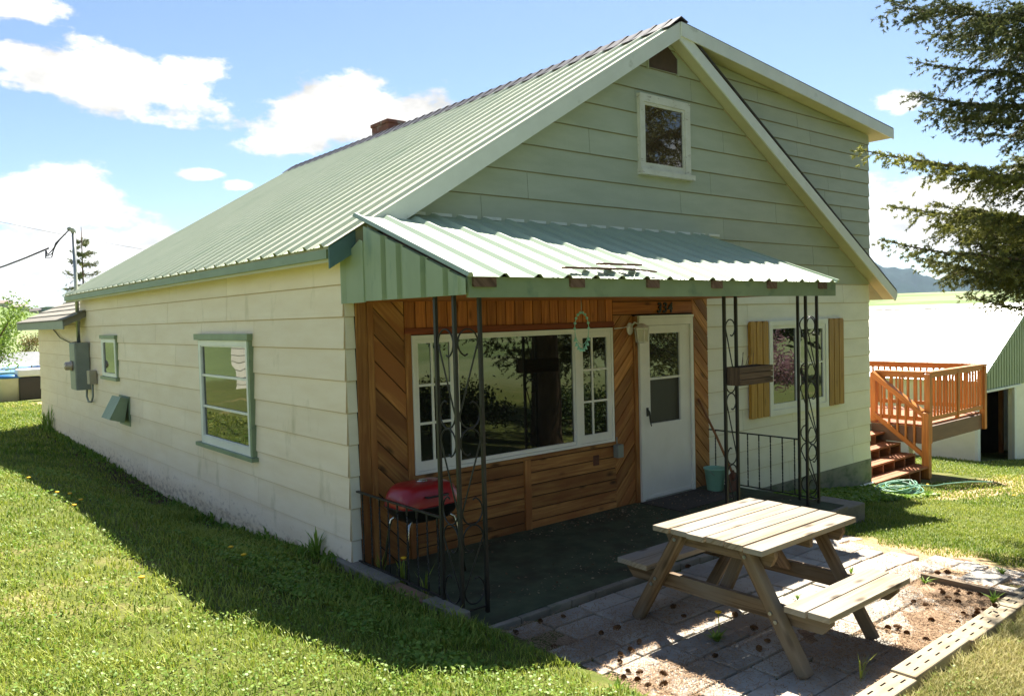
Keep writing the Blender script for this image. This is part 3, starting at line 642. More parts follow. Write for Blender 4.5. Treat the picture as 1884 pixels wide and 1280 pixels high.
# ---- windows
def sash(parent, fr, u0, u1, v0, v1, st, rl, n0, n1, gls, mat, mu=(), mv=(), mw=.022, name='sash'):
    """stiles and rails around a pane, with muntins; returns sash object"""
    mb = MB()
    for a, b, c, d in ((u0, u0+st, v0, v1), (u1-st, u1, v0, v1), (u0+st, u1-st, v0, v0+rl), (u0+st, u1-st, v1-st, v1)): mb.prism(rect(a, b, c, d), n0, n1, fr)
    for u in mu: mb.prism(rect(u-mw/2, u+mw/2, v0+rl, v1-st), n0, n1-.006, fr)
    for v in mv: mb.prism(rect(u0+st, u1-st, v-mw/2, v+mw/2), n0, n1-.004, fr)
    o = mb.build(name, mat, parent, .002)
    mb = MB(); mb.prism(rect(u0+st-.002, u1-st+.002, v0+rl-.002, v1-st+.002), n0+.001, n1-.018, fr); mb.build('pane', gls, parent)
    return o
# picture window
mb = MB()
for a, b, c, d in ((.635, 3.25, 1.985, 2.022), (.635, 3.25, .756, .785), (.635, .662, .785, 1.985), (3.222, 3.25, .785, 1.985), (1.09, 1.14, .785, 1.985), (2.665, 2.725, .785, 1.985)): mb.prism(rect(a, b, c, d), .0, .062, FRONT)
pw = mb.build('window', WHITE, house, .003)
sash(pw, FRONT, .664, 1.088, .787, 1.983, .034, .085, .016, .052, GLD, WHITE, (.853,), (1.565, 1.215))
sash(pw, FRONT, 2.727, 3.22, .787, 1.983, .060, .085, .016, .052, GLD, WHITE, (2.935,), (1.575, 1.23))
sash(pw, FRONT, 1.142, 2.663, .787, 1.983, .012, .035, .016, .046, GLD, WHITE)
# slider window by the shutters
mb = MB()
for a, b, c, d in ((6.33, 7.87, 1.955, 2.025), (6.33, 7.87, .722, .80), (6.33, 6.39, .80, 1.955), (7.80, 7.87, .80, 1.955)): mb.prism(rect(a, b, c, d), .0, .058, FRONT)
rw = mb.build('window', WHITE, house, .003)
sash(rw, FRONT, 6.392, 7.05, .802, 1.953, .04, .08, .02, .046, GLS, WHITE)
sash(rw, FRONT, 7.055, 7.798, .802, 1.953, .065, .08, .024, .049, GLS, WHITE, (), (1.40,))
for a in (5.885, 7.895):
    mb = MB()
    for k in range(3):
        u = a+k*.145; pl = [(u, .742), (u+.014, .73), (u+.114, .73), (u+.128, .742), (u+.128, 2.0), (u+.10, 2.026), (u+.028, 2.026), (u, 2.0)]
        mb.prism(pl, .02, .062, FRONT, rnd(.8, 1.12), (0, 1))
    mb.build('shutter', SHUT, house, .016)
# gable window, peeling paint
mb = MB()
for a, b, c, d in ((3.785, 4.70, 4.60, 4.69), (3.785, 3.85, 3.83, 4.60), (4.60, 4.70, 3.83, 4.60)): mb.prism(rect(a, b, c, d), .0, .056, FRONT)
uw = mb.build('window', PEEL, house, .003)
sash(uw, FRONT, 3.852, 4.598, 3.832, 4.598, .03, .075, .02, .046, GLB, PEEL)
mb = MB(); mb.prism(rect(3.775, 4.745, 3.765, 3.828), .0, .085, FRONT); mb.build('sill', PEEL, uw, .003)
# attic vent
mb = MB(); mb.prism([(3.985, 5.02), (4.51, 5.025), (4.51, 5.20), (4.30, 5.345), (3.985, 5.16)], .0, .02, FRONT); av = mb.build('attic_vent', pm('vent_louvre', lin('#5A463C'), lin('#43342C'), (6, 6, 6), .8, tint=False), house)
for u0, u1 in ((4.511, 4.535), (3.965, 3.984)): mb = MB(); mb.prism(rect(u0, u1, 5.0, 5.19), .0, .034, FRONT); mb.build('vent_trim', SAGE, av)
# side windows
mb = MB()
for a, b, c, d in ((2.09, 3.64, 1.93, 1.99), (2.09, 3.64, .76, .845), (2.09, 2.15, .845, 1.93), (3.575, 3.64, .845, 1.93)): mb.prism(rect(a, b, c, d), .0, .05, SIDE)
sw = mb.build('window', WHITE, house, .003)
sash(sw, SIDE, 2.152, 3.573, .847, 1.928, .012, .012, .018, .042, GLSIDE, WHITE, (), (1.205, 1.575), .026)
for q, nn in ((rect(2.02, 3.72, 1.995, 2.065), .075), (rect(2.03, 2.085, .760, 1.992), .058), (rect(3.645, 3.675, .760, 1.992), .04), (rect(1.99, 3.77, .715, .758), .085)): mb = MB(); mb.prism(q, .0, nn, SIDE); mb.build('trim', GREENT, sw, .002)
mb = MB()
for a, b, c, d in ((7.66, 8.58, 1.93, 1.99), (7.66, 8.58, 1.37, 1.43), (7.66, 7.73, 1.43, 1.93), (8.46, 8.58, 1.43, 1.93)): mb.prism(rect(a, b, c, d), .0, .045, SIDE)
sw2 = mb.build('window', WHITE, house, .003)
mb = MB(); mb.prism(rect(7.732, 8.458, 1.432, 1.928), .002, .026, SIDE); mb.build('pane', GLDIM, sw2)
for q, nn in ((rect(7.62, 8.62, 1.995, 2.05), .06), (rect(7.625, 7.655, 1.37, 1.992), .035), (rect(8.585, 8.615, 1.37, 1.992), .035), (rect(7.61, 8.65, 1.315, 1.365), .065)): mb = MB(); mb.prism(q, .0, nn, SIDE); mb.build('trim', GREENT, sw2, .002)

# door
mb = MB()
for a, b, c, d in ((3.677, 3.73, -.02, 2.115), (4.605, 4.655, -.02, 2.115), (3.73, 4.605, 2.03, 2.115)): mb.prism(rect(a, b, c, d), .0, .075, FRONT)
mb.prism(rect(3.67, 4.66, 2.117, 2.145), .0, .085, FRONT)
mb.build('door_frame', WHITE, house, .004)
mb = MB()
DU0, DU1, G0, G1 = 3.735, 4.60, 3.885, 4.40
for a, b, c, d in ((DU0, G0-.018, .01, 2.025), (G1+.018, DU1, .01, 2.025), (G0-.018, G1+.018, .01, .885), (G0-.018, G1+.018, 1.935, 2.025), (G0-.018, G1+.018, 1.395, 1.42)): mb.prism(rect(a, b, c, d), .012, .055, FRONT)
dr = mb.build('door', WHITE, house, .002)
mb = MB(); mb.prism(rect(DU0+.01, DU1-.01, .02, .055), .0552, .063, FRONT); mb.build('door_sweep', WHITE, dr, .002)
mb = MB(); mb.prism(rect(G0-.017, G1+.017, 1.421, 1.934), .012, .034, FRONT); mb.build('pane', GLS, dr)
mb = MB(); mb.prism(rect(G0-.017, G1+.017, .886, 1.394), .012, .03, FRONT); mb.build('screen', GLSIDE if False else pm('insect_screen', lin('#33312D'), lin('#2A2825'), (90, 90, 90), .5, .3, 400), dr)
mb = MB(); mb.tube([(3.805, -.058, 1.06), (3.80, -.095, 1.03), (3.802, -.10, .98), (3.81, -.098, .92), (3.825, -.10, .865)], [.012, .012, .011, .009, .006], 8); mb.box(3.79, 3.822, -.066, -.056, .98, 1.08); mb.build('handle', IRON, dr, .002)
mb = MB(); mb.box(3.74, 4.6, -.11, -.01, -.02, .008); mb.build('threshold', GALV, house, .004)

# house number
for i, ch in enumerate('334'):
    cu = bpy.data.curves.new('house_number', 'FONT'); cu.body = ch; cu.size = .165; cu.extrude = .006; cu.offset = .0045; cu.shear = .12
    o = bpy.data.objects.new('tmp', cu); me = bpy.data.meshes.new_from_object(o); bpy.data.objects.remove(o); me.materials.clear(); me.materials.append(IRON)
    o = bpy.data.objects.new('house_number', me); COL.objects.link(o); o.parent = house; o.rotation_euler = (R(90), 0, 0); o.location = (4.035+i*.098, -.036, 2.178)

# dryer vent hood
mb = MB(); mb.prism(rect(7.02, 7.66, .64, 1.10), .012, .02, SIDE); hd = mb.build('vent_hood', GREENT, house, .002)
mb = MB(); c8 = [(-.02, 7.1, .72), (-.02, 7.62, .66), (-.22, 7.66, .86), (-.23, 7.02, .82)]
mb.prism([(-.13, 1.10), (-.021, 1.07), (-.09, .70), (-.30, .77)], 0, .52, ((0, 7.08, 0), (1, 0, 0), (0, 0, 1), (0, 1, 0))); mb.build('hood_cover', GREENT, hd, .004)

# ------------------------------------------------------------------ porch slab, patio, edging
PZ = -.035
mb = MB(); mb.box(.06, 5.12, -1.74, -.012, -.30, 0)
struct(mb.build('porch_floor', CARPET, None, .012))
mb = MB()
x = .10
while x < 5.0:
    l_ = rnd(.16, .32); mb.box(x, min(x+l_, 5.12), -1.80+rnd(-.008, .008), -1.745, -.3, .004+rnd(-.008, .002), rnd(.8, 1.1)); x += l_+.006
struct(mb.build('porch_edging', CONC, None, .008))
mb = MB(); mb.box(5.125, 5.42, -1.5, -.02, -.5, -.13); mb.box(5.13, 5.62, -1.72, -1.2, -.5, -.06); struct(mb.build('porch_step', CONC, None, .015))
# low concrete kerb along the lawn
mb = MB()
y = .30
for i, l_ in enumerate((.52, .47, .5, .45)):
    mb.box(-.07+rnd(-.012, .012), .055, y-l_, y-.01, -.25, .085+rnd(-.02, .01), (rnd(.85, 1.05),)*3 if i != 2 else (1.15, .72, .58)); y -= l_
struct(mb.build('kerb', CONC, None, .012))

PAVE = pm('concrete_paver', lin('#B3ADA2'), lin('#98928A'), (3, 3, 3), .88, .4, 45, c3=lin('#978B7E'), s3=(2.2, 2.2, 2.2), t3=(.5, .7), spec=.25)
mb = MB(); y = -1.83; row = 0
while y > -4.0:
    d = .27 if row % 3 else .20
    x = .06+rnd(-.2, .1)
    while x < 4.35:
        l_ = random.choice((.41, .41, .27, .55))
        x1 = x+l_
        lim = .05-.05*(y+1.8)*-1
        xe = 4.42+.25*math.sin(y*3)-.12*(y+2.8)
        if x > -.02+.0*(y) and x1 < xe+.1 and not (x < 3.3 < x1 and y < -3.2):
            zt = PZ+rnd(-.008, .008)-max(0, x-3.4)*.1; tl = rnd(-.006, .006); tl2 = rnd(-.006, .006)-max(0, min(1, x-3.2))*.03
            mb.hexa([(x+.008, y-d+.008, zt-.06), (x1-.008, y-d+.008, zt-.06), (x1-.008, y-.008, zt-.06), (x+.008, y-.008, zt-.06), (x+.008, y-d+.008, zt+tl), (x1-.008, y-d+.008, zt+tl+tl2), (x1-.008, y-.008, zt+tl2), (x+.008, y-.008, zt)], rnd(.82, 1.1))
        x = x1
    y -= d; row += 1
struct(mb.build('patio', PAVE, None, .006))
SAND = pm('needle_soil', lin('#8A7462'), lin('#62503F'), (7, 7, 7), 1, .7, 60, spec=.1, c3=lin('#B09A82'), s3=(4, 4, 4), t3=(.5, .65))
gxp = np.linspace(-.15, 4.75, 70); gyp = np.linspace(-4.25, -1.78, 40); AX, AY = np.meshgrid(gxp, gyp)
AZ_ = PZ-.030+.006*np.sin(AX*9+AY*4)+.005*np.sin(AY*13-AX*3)-.1*np.maximum(0, AX-3.4)-.05*sstep(-3.85, -4.25, AY)-.1*sstep(0.02, -.15, AX)
# needles drift over the pavers here and there
for cx, cy, rx, ry, h in ((2.9, -3.78, .75, .30, .028), (.35, -3.1, .5, .22, .024), (.7, -2.45, .5, .16, .022), (3.35, -3.4, .5, .4, .026), (2.1, -3.9, .6, .16, .026), (1.6, -3.2, .3, .25, .02), (3.9, -2.3, .35, .3, .02), (4.2, -3.1, .4, .5, .03)):
    AZ_ += .95*h*np.exp(-((AX-cx)/rx)**2-((AY-cy)/ry)**2)*(1+.5*np.sin(AX*23)*np.sin(AY*19))
ii = np.arange(AX.size).reshape(AX.shape)
struct(raw('patio_bed', np.stack([AX, AY, AZ_], -1).reshape(-1, 3), np.stack([ii[:-1, :-1], ii[:-1, 1:], ii[1:, 1:], ii[1:, :-1]], -1).reshape(-1, 4), SAND, tint=np.ones(AX.size), smooth=True))

# slotted landscape timbers along the front of the patio
EDGE = wood('edging_timber', lin('#A5957A'), lin('#857660'), .9, .2, (3, 30, 1), .4, .2, grey=lin('#A59B86'))
mb = MB(); mb.box(0, .79, -.075, .075, -.12, .055); base_e = mb.build('landscape_timber', EDGE, None, .01)
mb = MB()
mb.box(-.03, .03, -.005, .005, .05, .0562); SLT = [(.11+k*.15+(.03 if yy > 0 else 0), yy, 0) for k in range(5) for yy in (-.028, .03)]
sl_ = mb.build('slot', DARK, base_e); sl_.location = SLT[0]
for p in SLT[1:]: o = sl_.copy(); COL.objects.link(o); o.parent = base_e; o.location = p
names = ['slotted landscape timber at the bottom edge of the photo, nearest the camera', 'slotted landscape timber in the middle of the border row', 'slotted landscape timber beside the pile of cones', 'slotted landscape timber at the far right end of the border row']
for i in range(4):
    e = base_e if i == 0 else base_e.copy()
    if i:
        COL.objects.link(e)
        for p in SLT: s2 = sl_.copy(); COL.objects.link(s2); s2.parent = e; s2.location = p
    e.location = (.62+i*.80, -4.04+rnd(-.012, .012), PZ-.0+rnd(-.01, .01)); e.rotation_euler = (0, 0, rnd(-.012, .012)); tag(e, names[i], 'edging', 'slotted timbers edging the patio')
mb = MB(); mb.box(-.022, .022, -.34, .34, -.12, .07); bd = mb.build('border_board', GREY, None, .004)
bd.location = (3.30, -3.68, PZ-.01); tag(bd, 'grey weathered board set on edge at the right side of the pavers', 'edging')

# ------------------------------------------------------------------ wrought iron posts and railings
def scroll(mb, o, ax, w, z0, z1, flip=False):
    """S bar between two legs with a curled hook at each end"""
    o = Vector(o); ax = Vector(ax); pts = []; r = w*.40; c = w/2
    def P(u, z): return o+ax*((w-u) if flip else u)+Vector((0, 0, z))
    top = [(c+r*math.cos(a), z1-r+r*math.sin(a)*1.1) for a in np.linspace(R(-70), R(180), 14)]
    bot = [(c+r*math.cos(a), z0+r+r*math.sin(a)*1.1) for a in np.linspace(R(0), R(-250), 14)]
    hook = [(c+r*.62+.0, z1-r*1.75)]
    pts = [P(c+r*.05, z1-r*1.9), P(c+r*.22, z1-r*2.0)]+[P(*q) for q in top]+[P(*q) for q in bot]+[P(c-r*.22, z0+r*2.0), P(c-r*.05, z0+r*1.9)]
    mb.tube(pts, .0065, 6)
def leg_bm(x, y, zb, zt): mb = MB(); mb.box(x-.0135, x+.0135, y-.0135, y+.0135, zb, zt); return mb
def iron_post(label, legs, panels, base, zt=2.345):
    t = thing('porch_post', label, 'post', base, 'wrought iron posts holding up the porch roof')
    for x, y in legs:
        leg_bm(x, y, 0, zt).build('leg', IRON, t, .002, off=base)
    for k, (a, b) in enumerate(panels):
        a = Vector((*a, 0)); b = Vector((*b, 0)); d = b-a; w_ = d.length; d.normalize()
        mb = MB()
        for z0, z1 in ((.10, .66), (.68, 1.36), (1.38, 2.08)): scroll(mb, a, d, w_, z0, z1, k % 2 == 1)
        for z in (.05,): mb.beam(a+Vector((0, 0, z)), b+Vector((0, 0, z)), .012, .012)
        mb.build('scrollwork', IRON, t, off=base)
    return t
iron_post('corner post of black iron scrollwork beside the red barbecue', [(.05, -1.31), (.05, -1.545), (.275, -1.545)], [((.05, -1.31), (.05, -1.545)), ((.05, -1.545), (.275, -1.545))], (.05, -1.545, 0))
iron_post('flat post of black iron scrollwork with a wooden box hung on it', [(3.25, -1.53), (3.44, -1.53)], [((3.25, -1.53), (3.44, -1.53))], (3.25, -1.53, 0))
iron_post('corner post of black iron scrollwork at the window end of the porch', [(4.77, -1.50), (5.0, -1.50), (5.0, -1.27)], [((4.77, -1.50), (5.0, -1.50)), ((5.0, -1.50), (5.0, -1.27))], (5.0, -1.5, -.0))
def railing(label, a, b, zb, zt, n):
    a = Vector((*a, 0)); b = Vector((*b, 0)); base = tuple(a); t = thing('porch_railing', label, 'railing', base, 'iron railings at the two ends of the porch')
    mb = MB(); mb.beam(a+Vector((0, 0, zt)), b+Vector((0, 0, zt)), .028, .014); mb.build('top_rail', IRON, t, .002, off=base)
    mb = MB(); mb.beam(a+Vector((0, 0, zb)), b+Vector((0, 0, zb)), .022, .012); mb.build('bottom_rail', IRON, t, .002, off=base)
    for i in range(n):
        p = a.lerp(b, (i+.6)/n); mb = MB(); h = zt-zb
        # twisted square bar
        k0 = len(mb.v); K = 26
        for j in range(K+1):
            f = j/K; th = 0 if f < .12 or f > .88 or .46 < f < .54 else f*26
            for q in range(4):
                an = th+q*math.pi/2+math.pi/4; mb.v.append((p.x+.0085*math.cos(an), p.y+.0085*math.sin(an), zb+h*f))
        for j in range(K):
            for q in range(4): mb.f.append([k0+j*4+q, k0+j*4+(q+1) % 4, k0+(j+1)*4+(q+1) % 4, k0+(j+1)*4+q]); mb.uv.append([(0, 0)]*4); mb.t.append(1.); mb.sm.append(False)
        mb.build('baluster', IRON, t, off=base)
railing('short black iron railing in front of the barbecue', (.05, -.03), (.05, -1.31), .10, .70, 9)
railing('short black iron railing under the window with shutters', (5.0, -.03), (5.0, -1.27), .055, .695, 8)

# ------------------------------------------------------------------ porch things
gb = (.42, -.48, -.075)
g = thing('barbecue_grill', 'red lidded charcoal barbecue on thin chrome legs in the porch corner', 'barbecue', gb)
def sup(mb, prof, c, a, b, n=48): mb.lathe(prof, c, n, 1., a, b, 4.)
mb = MB(); sup(mb, [(1, 0), (1.005, .012), (.985, .05), (.93, .10), (.84, .145), (.70, .172), (.35, .182), (.0, .184)], (0, 0, .69), .30, .21); mb.build('lid', RED, g)
mb = MB(); sup(mb, [(.0, -.135), (.5, -.13), (.72, -.11), (.88, -.06), (.97, -.01), (1.0, .0), (1.02, .006), (1.02, .012)], (0, 0, .68), .30, .21); mb.build('bowl', BLACK, g)
mb = MB(); mb.lathe([(.045, 0), (.05, .006), (.03, .012), (.0, .012)], (0, 0, .873), 20); mb.beam((-.03, 0, .888), (.03, 0, .888), .008, .008); mb.build('damper', CHROME, g)
mb = MB(); mb.tube([(-.10, -.205, .78), (-.10, -.25, .785), (.10, -.25, .785), (.10, -.205, .78)], .009, 8); mb.build('handle', BLACK, g)
for sx_, sy_ in ((-1, -1), (1, -1), (1, 1), (-1, 1)):
    mb = MB(); x0, y0 = .20*sx_, .13*sy_
    mb.tube([(x0*.6, y0*.7, .575), (x0*.95, y0*.95, .585), (x0*1.12, y0*1.1, .56), (x0*1.2, y0*1.15, .50), (x0*1.45, y0*1.45, .082)], .0115, 10); mb.build('leg', CHROME, g)

bk = thing('bucket', 'aqua plastic bucket on the porch beside the white door', 'bucket', (4.78, -.27, 0))
mb = MB(); mb.lathe([(.0, .004), (.092, .0), (.096, .004), (.128, .255), (.138, .258), (.14, .272), (.130, .274), (.124, .262), (.092, .02), (0, .018)], n=32); mb.build('body', AQUA, bk)
mb = MB(); mb.tube([(.137*math.cos(a), -.137*math.sin(a)*.5-.02, .262-.09*math.sin(a)) for a in np.linspace(0, math.pi, 14)], .004, 6); mb.build('handle', GALV, bk)
sh = thing('shovel', 'rusty shovel with a wooden handle leaning on the wall by the bucket', 'shovel', (4.84, -.48, 0))
mb = MB(); mb.tube([(0, 0, .22), (-.03, .20, .65), (-.06, .44, 1.10)], [.016, .015, .014], 8); mb.build('handle', HANDLE, sh)
mb = MB()
prof = [(-.10, 0), (-.115, .10), (-.10, .20), (-.03, .23), (.03, .23), (.10, .20), (.115, .10), (.10, 0), (.05, -.0), (-.05, -.0)]
mb.prism([(u, v+.01) for u, v in prof], -.002, .002, ((0, -.03, 0), (1, 0, 0), (0, .12, .99), (0, -.99, .12))); mb.tube([(0, -.02, .16), (0, 0, .26)], .019, 8); mb.build('blade', RUST, sh, .001)
dm = MB(); dm.box(3.62, 4.66, -.66, -.10, .001, .012); o = dm.build('doormat', MAT_, None, .004); tag(o, 'dark worn doormat in front of the white door', 'mat')

lb = (3.56, -.03, 2.0)
lm = thing('wall_lamp', 'white caged lantern mounted on the cladding left of the door', 'lamp', lb)
mb = MB(); mb.lathe([(.0, 0), (.05, 0), (.05, .012), (.03, .02), (0, .02)], n=20)
for i, v in enumerate(mb.v): mb.v[i] = (v[0], -v[2]+.0, v[1]*1.4)
mb.build('back_plate', WHITE, lm)
mb = MB(); mb.tube([(0, -.015, .02), (.01, -.07, .07), (.03, -.12, .05), (.04, -.13, 0.0)], .011, 8); mb.build('arm', WHITE, lm)
mb = MB(); mb.lathe([(.05, -.145), (.062, -.14), (.075, -.02), (.078, 0)], (.05, -.14, .0), 6, smooth=False); mb.build('glass', FROST, lm)
mb = MB(); mb.lathe([(.092, -.005), (.094, .006), (.05, .04), (.02, .055), (.0, .06)], (.05, -.14, 0), 6, smooth=False)
for j in range(6):
    a = 2*math.pi*j/6; mb.tube([(.05+.08*math.cos(a), -.14+.08*math.sin(a), 0), (.05+.066*math.cos(a), -.14+.066*math.sin(a), -.15)], .006, 6)
mb.lathe([(.03, -.165), (.066, -.155), (.07, -.145), (.03, -.14)], (.05, -.14, 0), 6, smooth=False); mb.build('cage', WHITE, lm)
mb = MB(); mb.tube([(3.52, -.07, 2.03), (3.40, -.066, 2.015), (3.27, -.07, 2.01)], .005, 5); o = mb.build('lamp_cable', TRIMW, None); tag(o, 'thin white cable running from the lantern to the picture window', 'cable')

ch = thing('wind_chime', 'aqua hoop chime of little bells hanging under the porch roof', 'wind chime', (1.65, -1.2, 2.05))
mb = MB(); mb.tube([(.085*math.cos(a), 0, .0+.14*math.sin(a)) for a in np.linspace(0, 2*math.pi, 25)], .0028, 6); mb.build('hoop', PINK, ch)
mb = MB(); mb.tube([(0, 0, .14), (0, 0, .29)], .003, 5); mb.build('cord', GALV, ch)
for a in range(200, 341, 20):
    c_, s_ = math.cos(R(a)), math.sin(R(a)); mb = MB()
    mb.tube([(.085*c_, 0, .14*s_), (.085*c_, 0, .14*s_-.03)], .002, 5); mb.lathe([(.017, -.062), (.012, -.045), (.006, -.03), (0, -.028)], (.085*c_, 0, .14*s_), 10); mb.build('bell', PINK, ch)
for a in range(0, 181, 20):
    c_, s_ = math.cos(R(a)), math.sin(R(a)); mb = MB(); mb.lathe([(0, -.014), (.012, -.006), (.012, .006), (0, .014)], (.085*c_, 0, .14*s_), 8); mb.build('bead', PINK, ch)

pb = (3.54, -1.60, 1.45)
pl = thing('planter_box', 'small grey slatted wooden box hung on the middle iron post', 'planter', pb)
for sy_ in (-1, 1):
    for k in range(3): mb = MB(); mb.box(-.28, .28, sy_*.085-.009, sy_*.085+.009, .002+k*.06, .056+k*.06, rnd(.8, 1.1)); mb.build('slat', PLANT, pl, .002)
for sx_ in (-1, 1): mb = MB(); mb.box(sx_*.262-.009, sx_*.262+.009, -.0755, .0755, 0, .175); mb.build('end_board', PLANT, pl, .002)
mb = MB(); mb.box(-.25, .25, -.075, .075, .004, .12); mb.build('soil', pm('potting_soil', lin('#3A2D22'), lin('#2A2018'), (40, 40, 40), 1, .8, 80), pl)
mb = MB()
for k in range(5): x = rnd(-.2, .2); mb.tube([(x, rnd(-.04, .04), .12), (x+rnd(-.03, .03), rnd(-.04, .04), .26+rnd(0, .06))], .003, 5)
mb.build('dry_stem', RAFT, pl)

# rusty strips lying on the porch roof edge
for i, (xa, xb, ya, lab) in enumerate(((.98, 1.78, -1.70, 'long rusty metal strip lying along the porch roof edge'), (1.42, 1.92, -1.64, 'short rusty metal strip lying on top of the longer one'))):
    mb = MB(); z = PZ1-.366*-ya+.033+i*.022; mb.box(xa, xb, ya-.028, ya+.028, z, z+.014)
    if i == 0: mb.beam((xb, ya, z+.008), (xb+.22, ya-.05, z-.012), .03, .012)
    o = mb.build('metal_strip', RUST, None, .003); tag(o, lab, 'metal strip')

# ------------------------------------------------------------------ picnic table
tb = (1.56, -2.97, PZ)
pt = thing('picnic_table', 'weathered wooden picnic table with two attached benches on the patio', 'picnic table', tb)
TZ = .735
def Lb(fn, name, mat=GREY, bevel=.004): mb = MB(); fn(mb); return mb.build(name, mat, pt, bevel)
for k in range(6):
    y0 = -.43+k*.146; e = rnd(-.012, .012)
    Lb(lambda m: m.box(-.58+e, .585+rnd(-.012, .012), y0, y0+.135, TZ-.038, TZ+rnd(-.002, .002), rnd(.86, 1.1)), 'tabletop_plank', GREYT)
for s_ in (-1, 1):
    for k in range(2):
        y0 = s_*.685+(-.142 if k == 0 else .004)
        Lb(lambda m: m.box(-.53+rnd(-.01, .01), .52+rnd(-.012, .012), y0, y0+.138, .375, .413, rnd(.86, 1.08)), 'bench_plank', GREYT)
for xs in (-.43, .40):
    Lb(lambda m: m.prism([(-.43, .66), (-.40, .60), (.40, .60), (.43, .66), (.43, TZ-.039), (-.43, TZ-.039)], -.02, .02, ((xs, 0, 0), (0, 1, 0), (0, 0, 1), (1, 0, 0))), 'top_beam')
    Lb(lambda m: m.prism([(-.80, .335), (-.74, .27), (.74, .27), (.80, .335), (.80, .374), (-.80, .374)], -.02, .02, ((xs, 0, 0), (0, 1, 0), (0, 0, 1), (1, 0, 0))), 'bench_beam')
    for s_ in (-1, 1):
        sgn = 1 if xs > 0 else -1
        def legf(m):
            x0 = xs-sgn*.0+sgn*.0
            m.beam((xs-.066*1, s_*.25, .70), (xs-.066*1, s_*.665, .0), .085, .085, (1, 0, 0), rnd(.88, 1.05)) if xs < 0 else m.beam((xs+.045-.11, s_*.25, .70), (xs+.045-.11, s_*.665, .0), .085, .04, (1, 0, 0), rnd(.88, 1.05))
        Lb(legf, 'leg', GREY, .018 if xs < 0 else .006)
for s_ in (-1, 1):
    Lb(lambda m: m.beam((s_*.37, 0, .33), (s_*.06, 0, .68), .085, .036), 'brace')
Lb(lambda m: m.box(-.02, .02, -.42, .42, .635, TZ-.039), 'top_beam')
for xs in (-.43, .40):
    for s_ in (-1, 1):
        for zz, yy in ((.30, s_*.49), (.345, s_*.455), (.655, s_*.277)):
            xb = xs-.112 if xs < 0 else xs+.022
            Lb(lambda m: m.tube([(xb, yy, zz), (xb+(-.008 if xs < 0 else .008), yy, zz)], .012, 8), 'bolt', GALV, 0)

# ------------------------------------------------------------------ electric service on the side wall
ebase = (-.02, 9.85, 1.08)
ep = thing('electrical_panel', 'grey electrical service box with a meter and tall conduit on the side wall', 'electrical box', ebase)
mb = MB(); mb.box(-.23, -.0, -.26, .2, 0, .84); mb.build('box', GREYBOX, ep, .012)
mb = MB(); mb.box(-.237, -.2305, -.24, .18, .02, .82); mb.build('cover', GREYBOX, ep, .003)
mb = MB(); mb.lathe([(.0, .0), (.09, 0), (.09, .03), (.075, .032), (.072, .11), (.05, .125), (0, .127)], n=24)
mb.v = [(-.237-v[2], v[1]-.02, v[0]+.43) for v in mb.v]; mb.build('meter', pm('meter_glass', lin('#B9A79A'), lin('#8C7468'), (12, 12, 12), .15, spec=.8), ep)
mb = MB(); mb.box(-.12, -.0, -.75, -.55, .12, .36); mb.build('junction_box', pm('beige_box', lin('#A89F8B'), lin('#9A917E'), (5, 5, 5), .5), ep, .01)
mb = MB(); mb.tube([(-.11, .02, .84), (-.11, .02, 2.82)], .032, 12); mb.build('conduit', GALV, ep)
mb = MB(); mb.lathe([(.045, -.09), (.05, 0), (.05, .03), (.03, .05)], (-.11, .02, 1.72), 12); mb.build('roof_boot', RUBBER, ep)
mb = MB(); mb.tube([(-.11, .02, 2.80), (-.11, .02, 2.83), (-.135, .02, 2.87), (-.17, .01, 2.875), (-.20, 0, 2.86)], [.036, .044, .046, .042, .03], 12); mb.build('weatherhead', GREYBOX, ep)
mb = MB(); mb.tube([(-.05, .30, .84), (-.05, .30, 1.5), (-.03, .32, 1.56)], .014, 8); mb.build('conduit', GREYBOX, ep)
mb = MB(); mb.tube([(-.05, -.18, .0), (-.06, -.18, -.12), (-.06, -.3, -.21), (-.05, -.5, -.2), (-.05, -.62, -.1), (-.05, -.64, .12)], .017, 8); mb.build('conduit', GREYBOX, ep)
mb = MB(); mb.tube([(-.012, 12.9, 2.17), (-.05, 12, 2.0), (-.05, 11, 1.9), (-.06, 10.2, 1.94), (-.05, 10.1, 2.3)], .009, 6); o = mb.build('wall_cable', RUBBER, None); tag(o, 'black cable sagging along the side wall from the grey box to the shingled eave', 'cable')
def cable(name, a, b, sag, r, label, n=24):
    a, b = Vector(a), Vector(b); mb = MB(); mb.tube([a.lerp(b, i/n)-Vector((0, 0, sag*4*(i/n)*(1-i/n))) for i in range(n+1)], r, 5); o = mb.build(name, RUBBER, None); return tag(o, label, 'power line')
cable('power_line', (-.5, 10.1, 3.62), (-5.2, 36, 5.6), 1.1, .016, 'thick twisted power cable reaching the house from the left')
mb = MB()
for k in range(3):
    mb.tube([(-.20, 9.84, 3.94), (-.36-.03*k, 9.85+.03*k, 3.75-.03*k), (-.47, 9.95+.03*k, 3.57-.06*k), (-.52-.02*k, 10.05, 3.50-.03*k), (-.54, 10.12, 3.60)], .009, 6)
o = mb.build('service_drop', RUBBER, None); tag(o, 'looped black service wires hanging from the head of the conduit', 'cable')
cable('power_line', (-9, 32, 8.9), (24, 68, 8.1), .5, .012, 'thin power line passing behind the far conifer')
cable('power_line', (-30, 40, 13.2), (16, 92, 6.0), .6, .012, 'thin slanting wire in the sky above the shrub')

